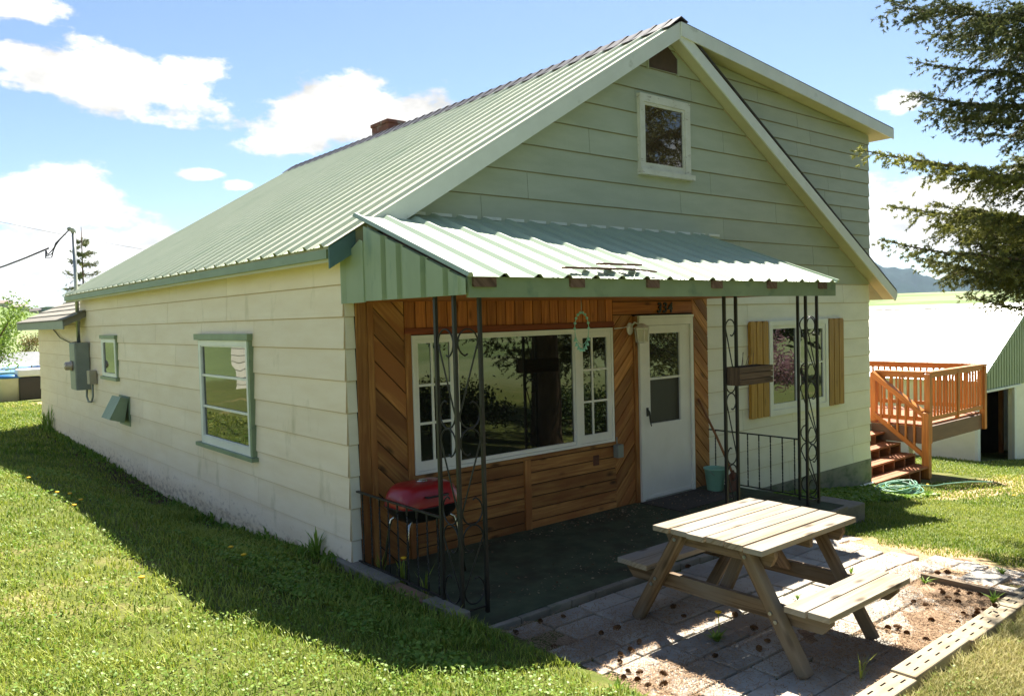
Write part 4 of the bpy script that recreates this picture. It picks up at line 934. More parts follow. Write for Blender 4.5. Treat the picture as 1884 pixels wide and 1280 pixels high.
# ------------------------------------------------------------------ deck and stairs on the right
DX0, DX1, DX2, DYB, DZ = 9.27, 11.36, 13.85, 4.2, .07
dk = thing('deck', 'orange stained wooden deck with slatted railings and stairs beside the house', 'deck', (9.3, 0, -.8))
ob = (9.3, 0, -.8)
def D(fn, name, mat=DECK, bevel=.004, par=None): mb = MB(); fn(mb); return mb.build(name, mat, par or dk, bevel, off=ob)
def floorf(m):
    y = .06
    while y < DYB:
        x0 = DX1-.08 if y < .98 else DX0
        m.box(x0, DX2-.03, y, y+.132, DZ-.036, DZ, rnd(.85, 1.1)); y += .138
D(floorf, 'floor_board', DECKT)
def rim(m): m.box(DX1-.06, DX2, .005, .045, DZ-.33, DZ-.04); m.box(DX2-.04, DX2-.0, .046, DYB, DZ-.33, DZ-.04); m.box(DX1-.1, DX1-.061, .046, .98, DZ-.33, DZ-.04); m.box(DX0, DX1-.101, .98, 1.02, DZ-.33, DZ-.04)
D(rim, 'rim_beam', DBEAM)
for x, y in ((DX1+.3, 1.3), (DX2-.15, 1.3), (DX2-.15, 3.9), (DX0+.2, 3.9)): D(lambda m: m.box(x, x+.09, y, y+.09, -2.1, DZ-.34), 'support_post', CREAMB)
def rail(a, b, z0a, z0b, posts=(0, 1), gap=.125, bot=.10, top=.93, mid=None):
    a = Vector((*a, 0)); b = Vector((*b, 0)); n = (b-a).length; d = (b-a).normalized()
    def at(f, z): p = a.lerp(b, f); p.z = z0a+(z0b-z0a)*f+z; return p
    D(lambda m: m.beam(at(0, top), at(1, top), .13, .036), 'cap_rail')
    D(lambda m: (m.beam(at(0, top-.06), at(1, top-.06), .036, .082)), 'top_rail')
    D(lambda m: (m.beam(at(0, bot), at(1, bot), .036, .082)), 'bottom_rail')
    k = int(n/gap)
    for i in range(1, k):
        f = i/k; D(lambda m: m.beam(at(f, bot+.042), at(f, top-.102), .034, .034, t=rnd(.85, 1.1)), 'baluster', DECK, .002)
def post(x, y, z0, z1, s=.10): D(lambda m: m.box(x-s/2, x+s/2, y-s/2, y+s/2, z0, z1), 'post')
rail((DX1, .0), (DX2, .0), DZ, DZ); rail((DX1, .06), (DX1, .93), DZ, DZ); rail((DX2-.02, .06), (DX2-.02, DYB), DZ, DZ); rail((DX2, DYB), (DX0, DYB), DZ, DZ)
post(DX1, .0, DZ-.33, DZ+.905); post(DX2-.02, .0, DZ-.33, DZ+.905); post(12.6, .0, DZ-.0, DZ+.86, .06); post(DX1, .97, DZ-.03, DZ+.905); post(DX2-.02, DYB, DZ-.3, DZ+.905); post(DX0+.06, 1.0, DZ, DZ+.905)
steps = [(-.07, -.63), (.20, -.455), (.46, -.28), (.72, -.105)]
for y, z in steps:
    D(lambda m: (m.box(DX0, 11.31, y, y+.135, z-.036, z, rnd(.9, 1.1)), m.box(DX0, 11.31, y+.142, y+.285, z-.036, z, rnd(.9, 1.1))), 'tread', DECKT)
for i in range(6):
    x = DX0+.02+i*.40; D(lambda m: m.prism([(-.05, -.9), (-.05, -.67), (.21, -.67), (.21, -.495), (.47, -.495), (.47, -.32), (.73, -.32), (.73, -.145), (.975, -.145), (.975, -.5), (.4, -.9)], 0, .036, ((x, 0, 0), (0, 1, 0), (0, 0, 1), (1, 0, 0))), 'stringer', DECKT, 0)
D(lambda m: m.box(DX0, 11.3, 1.025, 1.05, -.95, -.30), 'riser_panel', DECK)
rail((11.24, .04), (11.24, .93), -.61, .06, gap=.13, bot=.16, top=.93)
post(11.24, -.02, -.85, .30, .12)

# ------------------------------------------------------------------ garage downhill
GY0 = 2.0; GXL, GXR, GXM = 18.9, 25.3, 22.08; GB = -2.1
def gz_(x): return 2.163-.544*abs(x-GXM)
ga = thing('garage', 'garage with a pale metal roof, green ribbed gable and white lower walls', 'garage', (GXM, GY0, GB)); og = (GXM, GY0, GB)
FG = ((0, GY0, 0), (1, 0, 0), (0, 0, 1), (0, -1, 0))
cg = math.cos(math.atan(.544)); lg = (GXM-18.55)/cg
for sgn in (-1, 1):
    fr = ((GXM, GY0, 2.163), (0, 1, 0), (sgn*cg, 0, -cg*.544), (sgn*cg*.544, 0, cg)); mb = MB(); ribbed(mb, -.25, 7.2, .03, lg if sgn < 0 else lg-.1, fr, rib=.3, rh=.02, rw=.06, top=.02, start=.1); mb.build('roof', pm('pale_roof_metal', lin('#C6C6B2'), lin('#BBBCA8'), (.5, 3, 3), .35, spec=.6), ga, off=og)
mb = MB(); mb.prism([(GXM-.15, gz_(GXM-.15)+.03), (GXM, 2.2), (GXM+.15, gz_(GXM+.15)+.03), (GXM, 2.23)], .25, -7.2, FG); mb.build('ridge_cap', pm('cap_pale', lin('#BDBDA9'), rough=.4), ga, off=og)
mb = MB(); mb.prism([(18.9, -.05), (GXR, -.05), (GXR, gz_(GXR)-.03), (GXM, 2.13), (18.9, gz_(18.9)-.03)], -.02, -.12, FG); mb.prism([(18.9, GB-.4), (19.05, GB-.4), (19.05, -.06), (18.9, -.06)], -.02, -.12, FG); mb.prism([(21.45, GB-.4), (GXR, GB-.4), (GXR, -.06), (21.45, -.06)], -.02, -.12, FG); mb.box(18.9, 19.0, GY0+.121, GY0+7, GB-.5, .2); mb.box(25.2, 25.3, GY0+.121, GY0+7, GB-.5, .2); mb.box(19.01, 25.19, GY0+6.9, GY0+7, GB-.5, 0); mb.build('wall', CREAMB, ga, off=og)
mb = MB(); x = 18.9
while x < GXR-.01:
    x1 = min(x+.19, GXR)
    for a, b, pr in ((x, x+.025, .022), (x+.025, x1, .008)):
        if b > a: mb.prism([(a, -.06), (b, -.06), (b, min(gz_(b), gz_(a))-.03), (a, min(gz_(a), gz_(b))-.03)], -.019, pr, FG)
    x = x1
mb.build('gable_cladding', METALD, ga, off=og)
mb = MB(); mb.prism([(18.9, -.12), (22.0, -.12), (22.0, -.062), (18.9, -.062)], -.018, .05, FG); mb.prism([(21.45, GB-.1), (21.60, GB-.1), (21.60, -.125), (21.45, -.125)], -.018, .05, FG); mb.prism([(18.88, GB-.1), (19.05, GB-.1), (19.05, -.125), (18.88, -.125)], -.018, .05, FG); mb.build('door_frame', TRIMW, ga, .004, off=og)
mb = MB(); mb.prism([(18.5, gz_(18.5)-.14), (GXM, 2.163-.14), (25.7, gz_(25.7)-.14), (25.7, gz_(25.7)-.01), (GXM, 2.155), (18.5, gz_(18.5)-.01)], .2, .23, FG); mb.build('rake_board', GREENT, ga, off=og)
mb = MB(); mb.box(19.11, 25.1, GY0+1.5, GY0+1.55, GB-.4, .1); mb.box(19.06, 19.1, GY0+.15, GY0+1.5, GB-.4, .1); mb.build('interior', pm('garage_inside', lin('#3A332B'), lin('#2B261F'), (3, 3, 3), .9), ga, off=og)
mb = MB(); mb.box(22.15, 22.27, GY0+.5, GY0+.6, GB, -.2); mb.build('stud', CEDAR, ga, off=og)
gw = MB(); gw.prism([(22.6, .05), (23.4, .05), (23.4, 1.0), (22.6, 1.0)], .009, .05, FG); w2 = gw.build('window', TRIMW, ga, off=og)
gw = MB(); gw.prism([(22.66, .11), (23.34, .11), (23.34, .94), (22.66, .94)], .051, .056, FG); gw.build('pane', GLS, w2, off=og)

# garden hose
hs = (8.85, -.6, -.62); mb = MB(); pts = []
for k in range(9):
    for a in np.linspace(0, 2*math.pi, 22, endpoint=False):
        rr_ = .30+.05*math.sin(k*2.1)+.03*math.sin(a*2+k); pts.append((rr_*1.3*math.cos(a)*.9+.06*math.sin(k*1.7), rr_*math.sin(a)*.75+.05*math.cos(k*2.9), .03+.014*k+.012*math.sin(a*3+k)))
pts += [(.5, .1, .05), (.75, -.2, .03), (1.1, -.25, .02), (1.8, -.3, -.05), (2.4, -.45, -.12)]
mb.tube(pts, .011, 6); o = mb.build('garden_hose', HOSE, None); o.location = (8.85, -.62, float(ground(8.85, -.62))+.01); tag(o, 'green garden hose coiled on the grass by the deck stairs', 'hose')

# ------------------------------------------------------------------ far left yard
def gz1(x, y): return float(ground(x, y))
def at(px_dir, t): return (CAM.x+px_dir[0]*t, CAM.y+px_dir[1]*t)
x, y = at((.113, .994), 34); z = gz1(x, y)
po = thing('wire_fence', 'thin dark post and rail fence behind the yard at the far left', 'fence', (x, y, z))
for k in range(-3, 4):
    mb = MB(); mb.tube([(k*1.05+.0, .0, -.1), (k*1.05+.06*(k % 2), 0, 1.25)], .025, 6); mb.build('post', IRON, po)
for zz in (.75, 1.15): mb = MB(); mb.tube([(-3.3, 0, zz), (3.3, 0, zz)], .02, 6); mb.build('rail', IRON, po)
x, y = at((.129, .992), 31); z = gz1(x, y)
b_ = thing('storage_bin', 'pale plastic bin with a blue lid on the lawn at the far left', 'bin', (x-.15, y, z))
mb = MB(); mb.lathe([(.0, 0), (.30, 0), (.36, .78), (.37, .8), (0, .8)], n=20, pw=5); mb.build('body', pm('pale_plastic', lin('#D8D2B8'), lin('#CCC6AC'), (3, 3, 3), .6), b_)
mb = MB(); mb.lathe([(.44, .8), (.46, .83), (.40, .9), (0, .93)], n=24); mb.build('lid', pm('blue_plastic', lin('#2F6EA8'), lin('#2A639A'), (3, 3, 3), .4), b_)
x, y = at((.1445, .9895), 31); z = gz1(x, y)
b_ = thing('smoker_cabinet', 'black cabinet with a white top on the lawn at the house corner', 'cabinet', (x+.1, y, z))
mb = MB(); mb.box(-.52, .6, -.3, .3, .06, .82); mb.build('body', BLACK, b_, .03)
mb = MB(); mb.box(-.55, .62, -.34, .34, .83, 1.08); mb.build('top', WHITE, b_, .05)
mb = MB(); mb.box(.1, .62, -.37, -.31, .1, .34); mb.build('drawer', WHITE, b_, .02)
x, y = at((.12, .9928), 42); z = gz1(x, y)
b_ = thing('above_ground_pool', 'light blue sided pool behind the fence at the far left', 'pool', (x, y, z))
mb = MB(); mb.lathe([(2.9, 0), (2.9, 1.45), (2.98, 1.47), (2.98, 1.52), (2.84, 1.52), (2.82, 1.3), (0, 1.3)], n=36); mb.build('wall', pm('pool_blue', lin('#8DB7E0'), lin('#7BA6D4'), (2, 2, 2), .5), b_)
x, y = at((.118, .993), 62); z = gz1(x, y)
b_ = thing('shed', 'small shed with a pale green roof beyond the pool at the far left', 'shed', (x, y, z))
mb = MB(); mb.box(-1.9, 1.3, -1.2, 1.2, 0, 1.5); mb.build('wall', pm('shed_brown', lin('#8A6A55'), lin('#735645'), (3, 3, 3), .8), b_)
mb = MB(); mb.prism([(-1.6, 1.5), (1.6, 1.5), (0, 2.4)], -2.4, 1.9, ((0, 0, 0), (0, 1, 0), (0, 0, 1), (1, 0, 0))); mb.build('roof', pm('shed_roof', lin('#A9C7B0'), lin('#9DBBA4'), (3, 3, 3), .5), b_)
mb = MB(); mb.box(-.2, .9, -1.23, -1.2, .55, 1.2); mb.build('window', GLS, b_)
x, y = at((.150, .9887), 70); z = gz1(x, y)
b_ = thing('cabin', 'low grey roofed cabin with pinkish walls at the far left', 'cabin', (x, y, z))
mb = MB(); mb.box(-3, 5, -2, 2, 0, 2.0); mb.build('wall', pm('cabin_pink', lin('#C3A394'), lin('#B5968A'), (2, 2, 2), .8), b_)
mb = MB(); mb.prism([(-2.4, 1.95), (2.4, 1.95), (0, 3.1)], -3.3, 5.3, ((0, 0, 0), (0, 1, 0), (0, 0, 1), (1, 0, 0))); mb.build('roof', pm('cabin_roof', lin('#77797C'), lin('#696B6E'), (2, 2, 2), .7), b_)
# buildings on the hill crest
def crest(azd, dist): a = R(azd); return CAM.x+dist*math.sin(a), CAM.y+dist*math.cos(a)
x, y = crest(10.2, 172); z = gz1(x, y); b_ = thing('utility_building', 'plain grey block building on the crest of the green hill', 'building', (x, y, z))
mb = MB(); mb.box(-3.2, 4.5, -3, 3, -.6, 1.6); mb.build('wall', pm('grey_block', lin('#7C8A92'), lin('#717F87'), (1, 1, 4), .7), b_)
mb = MB(); mb.box(-3.4, 4.7, -3.2, 3.2, 1.6, 1.75); mb.build('roof', GREYBOX, b_)
for k, (azd, wd, h, lab, rc) in enumerate(((6.6, 5, .5, 'brown roofed farmhouse at the left end of the hill crest', '#77685E'), (7.5, 4, .5, 'pale trailer home on the hill crest', '#8A8078'), (8.5, 4.5, .4, 'dark roofed farmhouse on the hill crest near the grey block', '#4A4440'))):
    x, y = crest(azd, 176); z = gz1(x, y); b_ = thing('hill_house', lab, 'house', (x, y, z))
    mb = MB(); mb.box(-wd/2, wd/2, -2, 2, -.8, h); mb.build('wall', pm('hill_wall', lin('#C9C2B4'), lin('#B9B2A4'), (1, 1, 1), .8), b_)
    mb = MB(); mb.prism([(-2.3, h), (2.3, h), (0, h+.6)], -wd/2-.3, wd/2+.3, ((0, 0, 0), (0, 1, 0), (0, 0, 1), (1, 0, 0))); mb.build('roof', pm('hill_roof', lin(rc), rough=.8), b_)

# ------------------------------------------------------------------ vegetation
BARK = pm('bark', lin('#6B5848'), lin('#45382E'), (5, 5, 2.2), .95, .9, (22, 22, 6), spec=.1, tint=False)
rng_ = np.random.default_rng(5)
def frames(dirs):
    """orthonormal frames for unit directions (n,3)"""
    up = np.tile(np.array([0, 0, 1.]), (len(dirs), 1)); bad = np.abs(dirs[:, 2]) > .95; up[bad] = [1, 0, 0]
    a = np.cross(dirs, up); a /= np.linalg.norm(a, axis=1, keepdims=True); return a, np.cross(a, dirs)
def needles(P, Dv, n, length, width, ang, tint, spread=1.0):
    """n needles around each point P along direction Dv -> triangles"""
    m = len(P); a, b = frames(Dv); th = rng_.uniform(0, 2*np.pi, (m, n)); sp = rng_.uniform(ang*.6, ang*1.3, (m, n)); L_ = length*rng_.uniform(.7, 1.25, (m, n))
    rad = a[:, None]*np.cos(th)[..., None]+b[:, None]*np.sin(th)[..., None]
    d = Dv[:, None]*np.cos(sp)[..., None]+rad*np.sin(sp)[..., None]
    base = P[:, None]+Dv[:, None]*rng_.uniform(-.5, .5, (m, n))[..., None]*spread
    sd = np.cross(d, Dv[:, None]+.3*rng_.normal(size=(m, n, 3))); sd /= np.linalg.norm(sd, axis=2, keepdims=True)+1e-9
    V = np.stack([base-sd*width/2, base+sd*width/2, base+d*L_[..., None]], 2).reshape(-1, 3)
    return V, np.repeat(np.clip(tint[:, None]+rng_.uniform(-.15, .15, (m, n)), 0, 1).reshape(-1), 3)
NEED = leafmat('spruce_needles', lin('#4E583E'), lin('#A9A850'), .3, .6, .25)
def spruce_branch(root, tip, Ls, segs, dens, V_, T_, wood_, big=1., lit_yellow=.25):  # last value paints sunlit boughs and their tips yellower
    root = np.array(root, float); tip = np.array(tip, float); n = segs
    t = np.linspace(0, 1, n); d = tip-root; ln = np.linalg.norm(d); sag = -.10*ln
    pts = root+d*t[:, None]; pts[:, 2] += sag*np.sin(np.pi*t)*.9+.05*ln*t**3-.05*ln*t
    pts += np.cumsum(rng_.normal(0, .012, pts.shape), 0)
    wood_.tube([tuple(p) for p in pts], [float(.035*(1-q)*ln/4+.005) for q in t], 6)
    tang = np.gradient(pts, axis=0); tang /= np.linalg.norm(tang, axis=1, keepdims=True)
    side = np.cross(tang, [0, 0, 1.]); side /= np.linalg.norm(side, axis=1, keepdims=True)+1e-9
    P, Dd, tn = [], [], []
    k = int(ln/(.034*big))
    for j in range(k):
        f = .22+.78*(j+rng_.uniform())/k; i = min(int(f*(n-1)), n-2); p = pts[i]+(pts[i+1]-pts[i])*(f*(n-1)-i)
        s_ = 1 if j % 2 else -1
        lw = Ls*(.25+.75*math.sin(math.pi*min(1, (1.02-f)*1.25)*.5+.0))*rng_.uniform(.5, 1.1)
        dr = side[i]*s_*rng_.uniform(.5, 1.)+tang[i]*rng_.uniform(.45, .9)+np.array([0, 0, rng_.uniform(-.7, .38)]); dr /= np.linalg.norm(dr)
        m = max(2, int(lw/(.05*big))); q = np.linspace(0, 1, m)
        tp = p+dr*(q*lw)[:, None]; tp[:, 2] += -.28*lw*q**2+.08*lw*q**4
        if lw > .25*big: wood_.tube([tuple(tp[0]), tuple(tp[m//2]), tuple(tp[-1])], [.006, .0045, .003], 4)
        td = np.gradient(tp, axis=0); td /= np.linalg.norm(td, axis=1, keepdims=True)
        P.append(tp); Dd.append(td); yv = rng_.uniform(0, lit_yellow); tn.append(np.clip(yv+.35*lit_yellow*q*2+rng_.normal(0, .06, m), 0, 1))
        # little secondary shoots
        if lw > .22:
            for h in range(int(lw/.045/big)):
                qi = rng_.integers(0, m); sdv = np.cross(td[qi], [0, 0, 1.])*rng_.choice([-1, 1])+td[qi]*.7+np.array([0, 0, rng_.uniform(-.7, .1)]); sdv /= np.linalg.norm(sdv); l2 = rng_.uniform(.06, .17)*(.6+.4*big)
                mm_ = max(2, int(l2/(.045*big))); sp_ = tp[qi]+sdv*(np.linspace(.2, 1, mm_)*l2)[:, None]; P.append(sp_); Dd.append(np.tile(sdv, (mm_, 1))); tn.append(np.clip(np.full(mm_, yv+.3*lit_yellow), 0, 1))
    # main axis needles in the outer half
    io = n//3; pm_ = np.repeat(pts[io:], 3, 0)+rng_.normal(0, .02*big**.5, (3*(n-io), 3)); P.append(pm_); Dd.append(np.repeat(tang[io:], 3, 0)); tn.append(np.full(3*(n-io), .2))
    P = np.concatenate(P); Dd = np.concatenate(Dd); tn = np.concatenate(tn); P = P+rng_.normal(0, .008*big, P.shape)
    v, tt = needles(P, Dd, dens, .036*(.5+.5*big), .0115*(.35+.65*big), 1.0, tn, .045*big); V_.append(v); T_.append(tt)
def conifer(name, label, base, H, lean=0, spread=3.6, custom=(), whorl=.42, big=3.0, dens=9, zmin=1.7, keep=None, trunk_r=.32, group=None):
    t = thing(name, label, 'tree', base, group); b = np.array(base, float); wd = MB(); V_, T_ = [], []
    mb = MB(); mb.tube([(0, 0, -.4), (0, 0, .25), (0.02, .01, H*.3), (-.02, .02, H*.65), (0, 0, H)], [trunk_r*1.35, trunk_r, trunk_r*.72, trunk_r*.36, .015], 14); mb.build('trunk', BARK, t)
    z = zmin
    while z < H-.3:
        nb = rng_.integers(4, 7); ph = rng_.uniform(0, 6.28)
        for k in range(nb):
            a = ph+2*math.pi*k/nb+rng_.uniform(-.3, .3); ln = spread*((1-z/H)**.85)*rng_.uniform(.75, 1.08)+.15
            zz = z+rng_.uniform(-.15, .15); tip = np.array([math.cos(a)*ln, math.sin(a)*ln, zz-.10*ln+rng_.uniform(-.1, .1)+(.22*ln if z > H*.7 else 0)])
            if keep is not None and not keep(tip+b, b+np.array([0, 0, zz])): continue
            spruce_branch((0, 0, zz), tip, .30*ln+.1, 10, dens, V_, T_, wd, big)
        z += whorl*rng_.uniform(.8, 1.2)
    for tip, Ls, lit_y in custom:
        tip = np.array(tip)-b; spruce_branch((0, 0, tip[2]+rng_.uniform(.1, .5)), tip, Ls*(1.18 if tip[2] < 4.1-b[2] else 1.1), 22, 15, V_, T_, wd, 1.0, lit_y)
    wd.build('branches', BARK, t)
    v = np.concatenate(V_); tt = np.concatenate(T_); raw('crown', v, np.arange(len(v)).reshape(-1, 3), NEED, t, tt)
    return t, len(v)//3
def vis_az(p): return math.degrees(math.atan2(p[0]-CAM.x, p[1]-CAM.y))
def keep(tip, root):
    # branches of the big spruce that reach over the roof side are the hand-placed ones
    return all(not (20 < vis_az(root+(tip-root)*f) < 79) for f in (.5, .65, .8, 1.0))
SPB = (7.6, -6.0, float(ground(7.6, -6.0)))
cust = [((5.35, -2.2, 5.45), .75, .12), ((6.1, -2.2, 5.15), .55, .12), ((5.8, -2.2, 4.80), .5, .14), ((5.75, -2.2, 4.45), .62, .2), ((6.05, -2.25, 4.30), .5, .1), ((6.95, -2.3, 4.22), .42, .05),
        ((4.72, -2.2, 3.68), .44, .6), ((5.2, -2.3, 3.22), .5, .5), ((5.12, -2.2, 2.92), .42, .35), ((5.6, -2.3, 2.72), .45, .3), ((6.1, -2.3, 2.62), .5, .5), ((7.2, -2.3, 2.36), .4, .4), ((6.3, -2.3, 3.72), .5, .5),
        ((6.6, -2.0, 3.3), .5, .5), ((7.5, -1.9, 5.35), .55, .15), ((7.4, -2.0, 2.9), .6, .7), ((5.6, -2.5, 3.25), .55, .6), ((6.4, -2.2, 3.05), .6, .5), ((6.9, -2.4, 2.7), .55, .45), ((6.0, -2.6, 2.85), .5, .3), ((7.3, -2.2, 3.3), .6, .3), ((7.0, -2.6, 3.7), .6, .5), ((7.9, -2.3, 2.6), .55, .5), ((7.9, -2.5, 3.9), .6, .5), ((7.8, -1.9, 3.45), .5, .5), ((6.4, -2.5, 6.3), .6, .1)]
_, n1 = conifer('spruce_tree', 'tall spruce reaching dark drooping branches into the right side of the photo', SPB, 15.5, 0, 4.3, cust, .40, 2.6, 9, 3.5, keep, .33)
conifer('spruce_tree', 'second tall spruce reflected in the gable window', (13.0, -9.0, gz1(13.0, -9.0)), 17, 0, 4.2, (), .5, 4.0, 9, 2.5, None, .3)
x, y = at((.197, .980), 46); z = gz1(x, y)
_, n2 = conifer('spruce_tree', 'thin spruce with sparse branches behind the electric conduit', (x, y, z), 7.35-z, 0, 1.9, (), .52, 4.5, 9, 1.0, None, .12)
print('needles', n1, n2)

def leaf_tree(name, label, base, H, crown, n, size, mat, trunk_r=.08, limbs=7, group=None, cat='tree'):
    """crown: list of (cx,cy,cz,r) lumps; leaves spread through their volume, thicker near the outside"""
    t = thing(name, label, cat, base, group); mb = MB()
    mb.tube([(0, 0, -.2), (0.02, 0, H*.3), (0, .03, H*.6)], [trunk_r*1.2, trunk_r, trunk_r*.6], 8)
    for cx, cy, cz, r_ in crown[:limbs]: mb.tube([(0, 0, min(H*.25, cz*.5)), (cx*.4, cy*.4, cz*.75), (cx, cy, cz)], [trunk_r*.7, trunk_r*.4, trunk_r*.12], 6)
    mb.build('trunk', BARK, t)
    C_ = np.array(crown); wgt = C_[:, 3]**2; k = rng_.choice(len(C_), n, p=wgt/wgt.sum()); d = rng_.normal(size=(n, 3)); d /= np.linalg.norm(d, axis=1, keepdims=True)
    rad = C_[k, 3]*rng_.uniform(0, 1, n)**.45*(1+.25*rng_.normal(size=n)*.6); p = C_[k, :3]+d*rad[:, None]
    nn = rng_.normal(size=(n, 3))+np.array([0, 0, .6]); nn /= np.linalg.norm(nn, axis=1, keepdims=True); a, b = frames(nn); th = rng_.uniform(0, 6.28, n); u = a*np.cos(th)[:, None]+b*np.sin(th)[:, None]; v = np.cross(nn, u); s_ = size*rng_.uniform(.6, 1.3, n)[:, None]
    V = np.stack([p-u*s_, p+v*s_*.45, p+u*s_, p-v*s_*.45], 1).reshape(-1, 3); raw('crown', V, np.arange(4*n).reshape(-1, 4), mat, t, np.repeat(np.clip(rng_.normal(.5, .25, n), 0, 1), 4))
    return t
LEAF = leafmat('broad_leaves', lin('#4F6E2A'), lin('#8DA544'), .35)
def lumps(n, rx, rz, z0, r0, r1): return [(rnd(-rx, rx), rnd(-rx, rx), z0+rnd(0, rz), rnd(r0, r1)) for _ in range(n)]
x, y = at((.112, .9937), 24); leaf_tree('leafy_shrub', 'leafy light green shrub at the left edge of the photo', (x-.15, y, gz1(x, y)), 2.6, lumps(18, .8, 1.3, 1.4, .35, .55), 7500, .045, LEAF, .05)
x, y = at((.135, .9908), 78); leaf_tree('bush', 'rust tinged bush below the shingled eave', (x+.8, y, gz1(x, y)), 3, lumps(8, .8, 2.2, 1.4, .5, .8), 1500, .10, leafmat('rusty_leaves', lin('#7A5A35'), lin('#6F7A3A'), .3), .06, cat='bush')
x, y = at((.128, .9917), 95); leaf_tree('bush', 'round olive bush at the foot of the green hill', (x-1, y, gz1(x, y)), 4, lumps(10, 1.6, 2.4, 1.2, .8, 1.2), 2600, .13, LEAF, .08, cat='bush')
# what the panes reflect: hedge, blossom tree, trees added to block low sky and a neighbour's cottage behind the photographer
HEDGE = leafmat('hedge_leaves', lin('#26381C'), lin('#4C6329'), .25)
for i, (hx, hy) in enumerate(((4.4, -7.0), (5.6, -7.2), (6.8, -7.3), (8.4, -7.0), (9.7, -7.2), (11.0, -6.9), (12.4, -7.2), (13.9, -7.0), (15.4, -7.3))):
    leaf_tree('hedge_bush', 'dark hedge bush reflected in the picture window', (hx, hy, gz1(hx, hy)), 1.3, lumps(10, .65, .55, .35, .32, .48), 2600, .05, HEDGE, .04, 4, 'hedge bushes reflected in the panes', 'bush')
leaf_tree('blossom_tree', 'pink blossoming tree reflected in the window with shutters', (19.5, -8.6, gz1(19.5, -8.6)), 3.2, lumps(12, .9, 1.5, 1.0, .4, .7), 5000, .06, leafmat('pink_blossom', lin('#8E6872'), lin('#B59099'), .3), .08)
for i, (tx, ty, h) in enumerate(((13, -24, 8), (34, -16, 8), (3, -27, 11), (-6, -25, 12), (-14, -21, 11), (8, -29, 12))):  # mostly put in behind the camera to cut low sky light on the porch
    leaf_tree('added_tree', 'large tree added out of view to block low sky and fill the pane reflections', (tx, ty, gz1(tx, ty)), h, lumps(18, 3.0, h*.62, h*.3, 1.4, 2.3), 7000, .26, HEDGE, .2, 7, 'trees added out of view for sky blocking and reflections')
nb_ = thing('cottage', 'white clapboard cottage reflected in the tall side window', 'house', (-7.5, 13.5, 0))
mb = MB(); clapboards(mb, rect(-6, 3, -.2, 2.6), 0, .22, ((-1.5, 11.5, .2), (1, 0, 0), (0, 0, 1), (0, -1, 0)), None, 0, seed=31); SF = ((1.5, 12, .2), (0, 1, 0), (0, 0, 1), (1, 0, 0)); mb.v = [(v[0]-7.5+4.0, v[1]-13.5, v[2]) for v in mb.v]
clapboards(mb, rect(-2.0, 2.0, -.2, 2.6), 0, .22, ((-2.0+.0, .0, .2), (0, 1, 0), (0, 0, 1), (1, 0, 0)), None, 0, seed=32)
mb.build('wall_siding', CREAMB, nb_); mb = MB(); mb.box(-11, -2.02, -1.98, 2, -.5, 2.8); mb.build('wall', CREAMB, nb_)
mb = MB(); mb.prism([(-2.4, 2.8), (2.4, 2.8), (0, 4.2)], -11.3, -1.7, ((0, 0, 0), (0, 1, 0), (0, 0, 1), (1, 0, 0))); mb.build('roof', SHINGLE, nb_)
nb_.location = (-3.6, 15.5, 0)

# ---- grass
GRASS = leafmat('grass_blades', lin('#5A7A1A'), lin('#B2B650'), .32, .55, .35)
CLOV = leafmat('clover_leaves', lin('#567F22'), lin('#97AE48'), .4, .5, .4)
def inside_house(x, y): return (x > -.03) & (x < 9.35) & (y > -.03) & (y < 14.9)
def lawn_mask(x, y):
    porch = (x > .05) & (x < 5.45) & (y > -1.82) & (y < .05)
    left_edge = .10-.10*np.clip((-1.7-y), 0, 2)+.06*np.sin(y*9)+.04*np.sin(y*23)
    patio = (x > left_edge) & (x < 4.45-.12*(y+2.8)+.15*np.sin(y*5)+.12*np.sin(y*13)) & (y > -4.14+.03*np.sin(x*17)) & (y < -1.75)
    kerb = (x > -.015) & (x < .06) & (y > -1.6) & (y < .32)
    deck = (x > 9.25) & (x < 13.9) & (y > -.1) & (y < 4.4)
    gar = (x > 18.8) & (x < 25.4) & (y > 1.9) & (y < 9.2)
    return ~(inside_house(x, y) | porch | patio | kerb | deck | gar)
def in_view(x, y, z, pad=.16):
    v = np.stack([x-CAM.x, y-CAM.y, z-CAM.z], -1); f = v @ np.array(_f); a = v @ np.array(_r2); b = v @ np.array(_u2)
    return (f > .5) & (np.abs(a) < f*(.644+pad)) & (np.abs(b) < f*(.4375+pad))
def hnoise(x, y, s, seed=0):
    r_ = np.random.default_rng(100+seed); z = 0
    for k in range(6): a, b, c = r_.uniform(-1, 1, 3); z = z+np.sin(x*s*(1+k*.6)*a*2+y*s*(1+k*.6)*b*2+c*9)/(1+k*.4)
    return z/3.2
def scatter(n, x0, x1, y0, y1, r0, r1):
    x = rng_.uniform(x0, x1, n); y = rng_.uniform(y0, y1, n); z = ground(x, y); d = np.hypot(x-CAM.x, y-CAM.y)
    k = (d >= r0) & (d < r1) & lawn_mask(x, y) & in_view(x, y, z); return x[k], y[k], z[k]
SV, ST = [], []
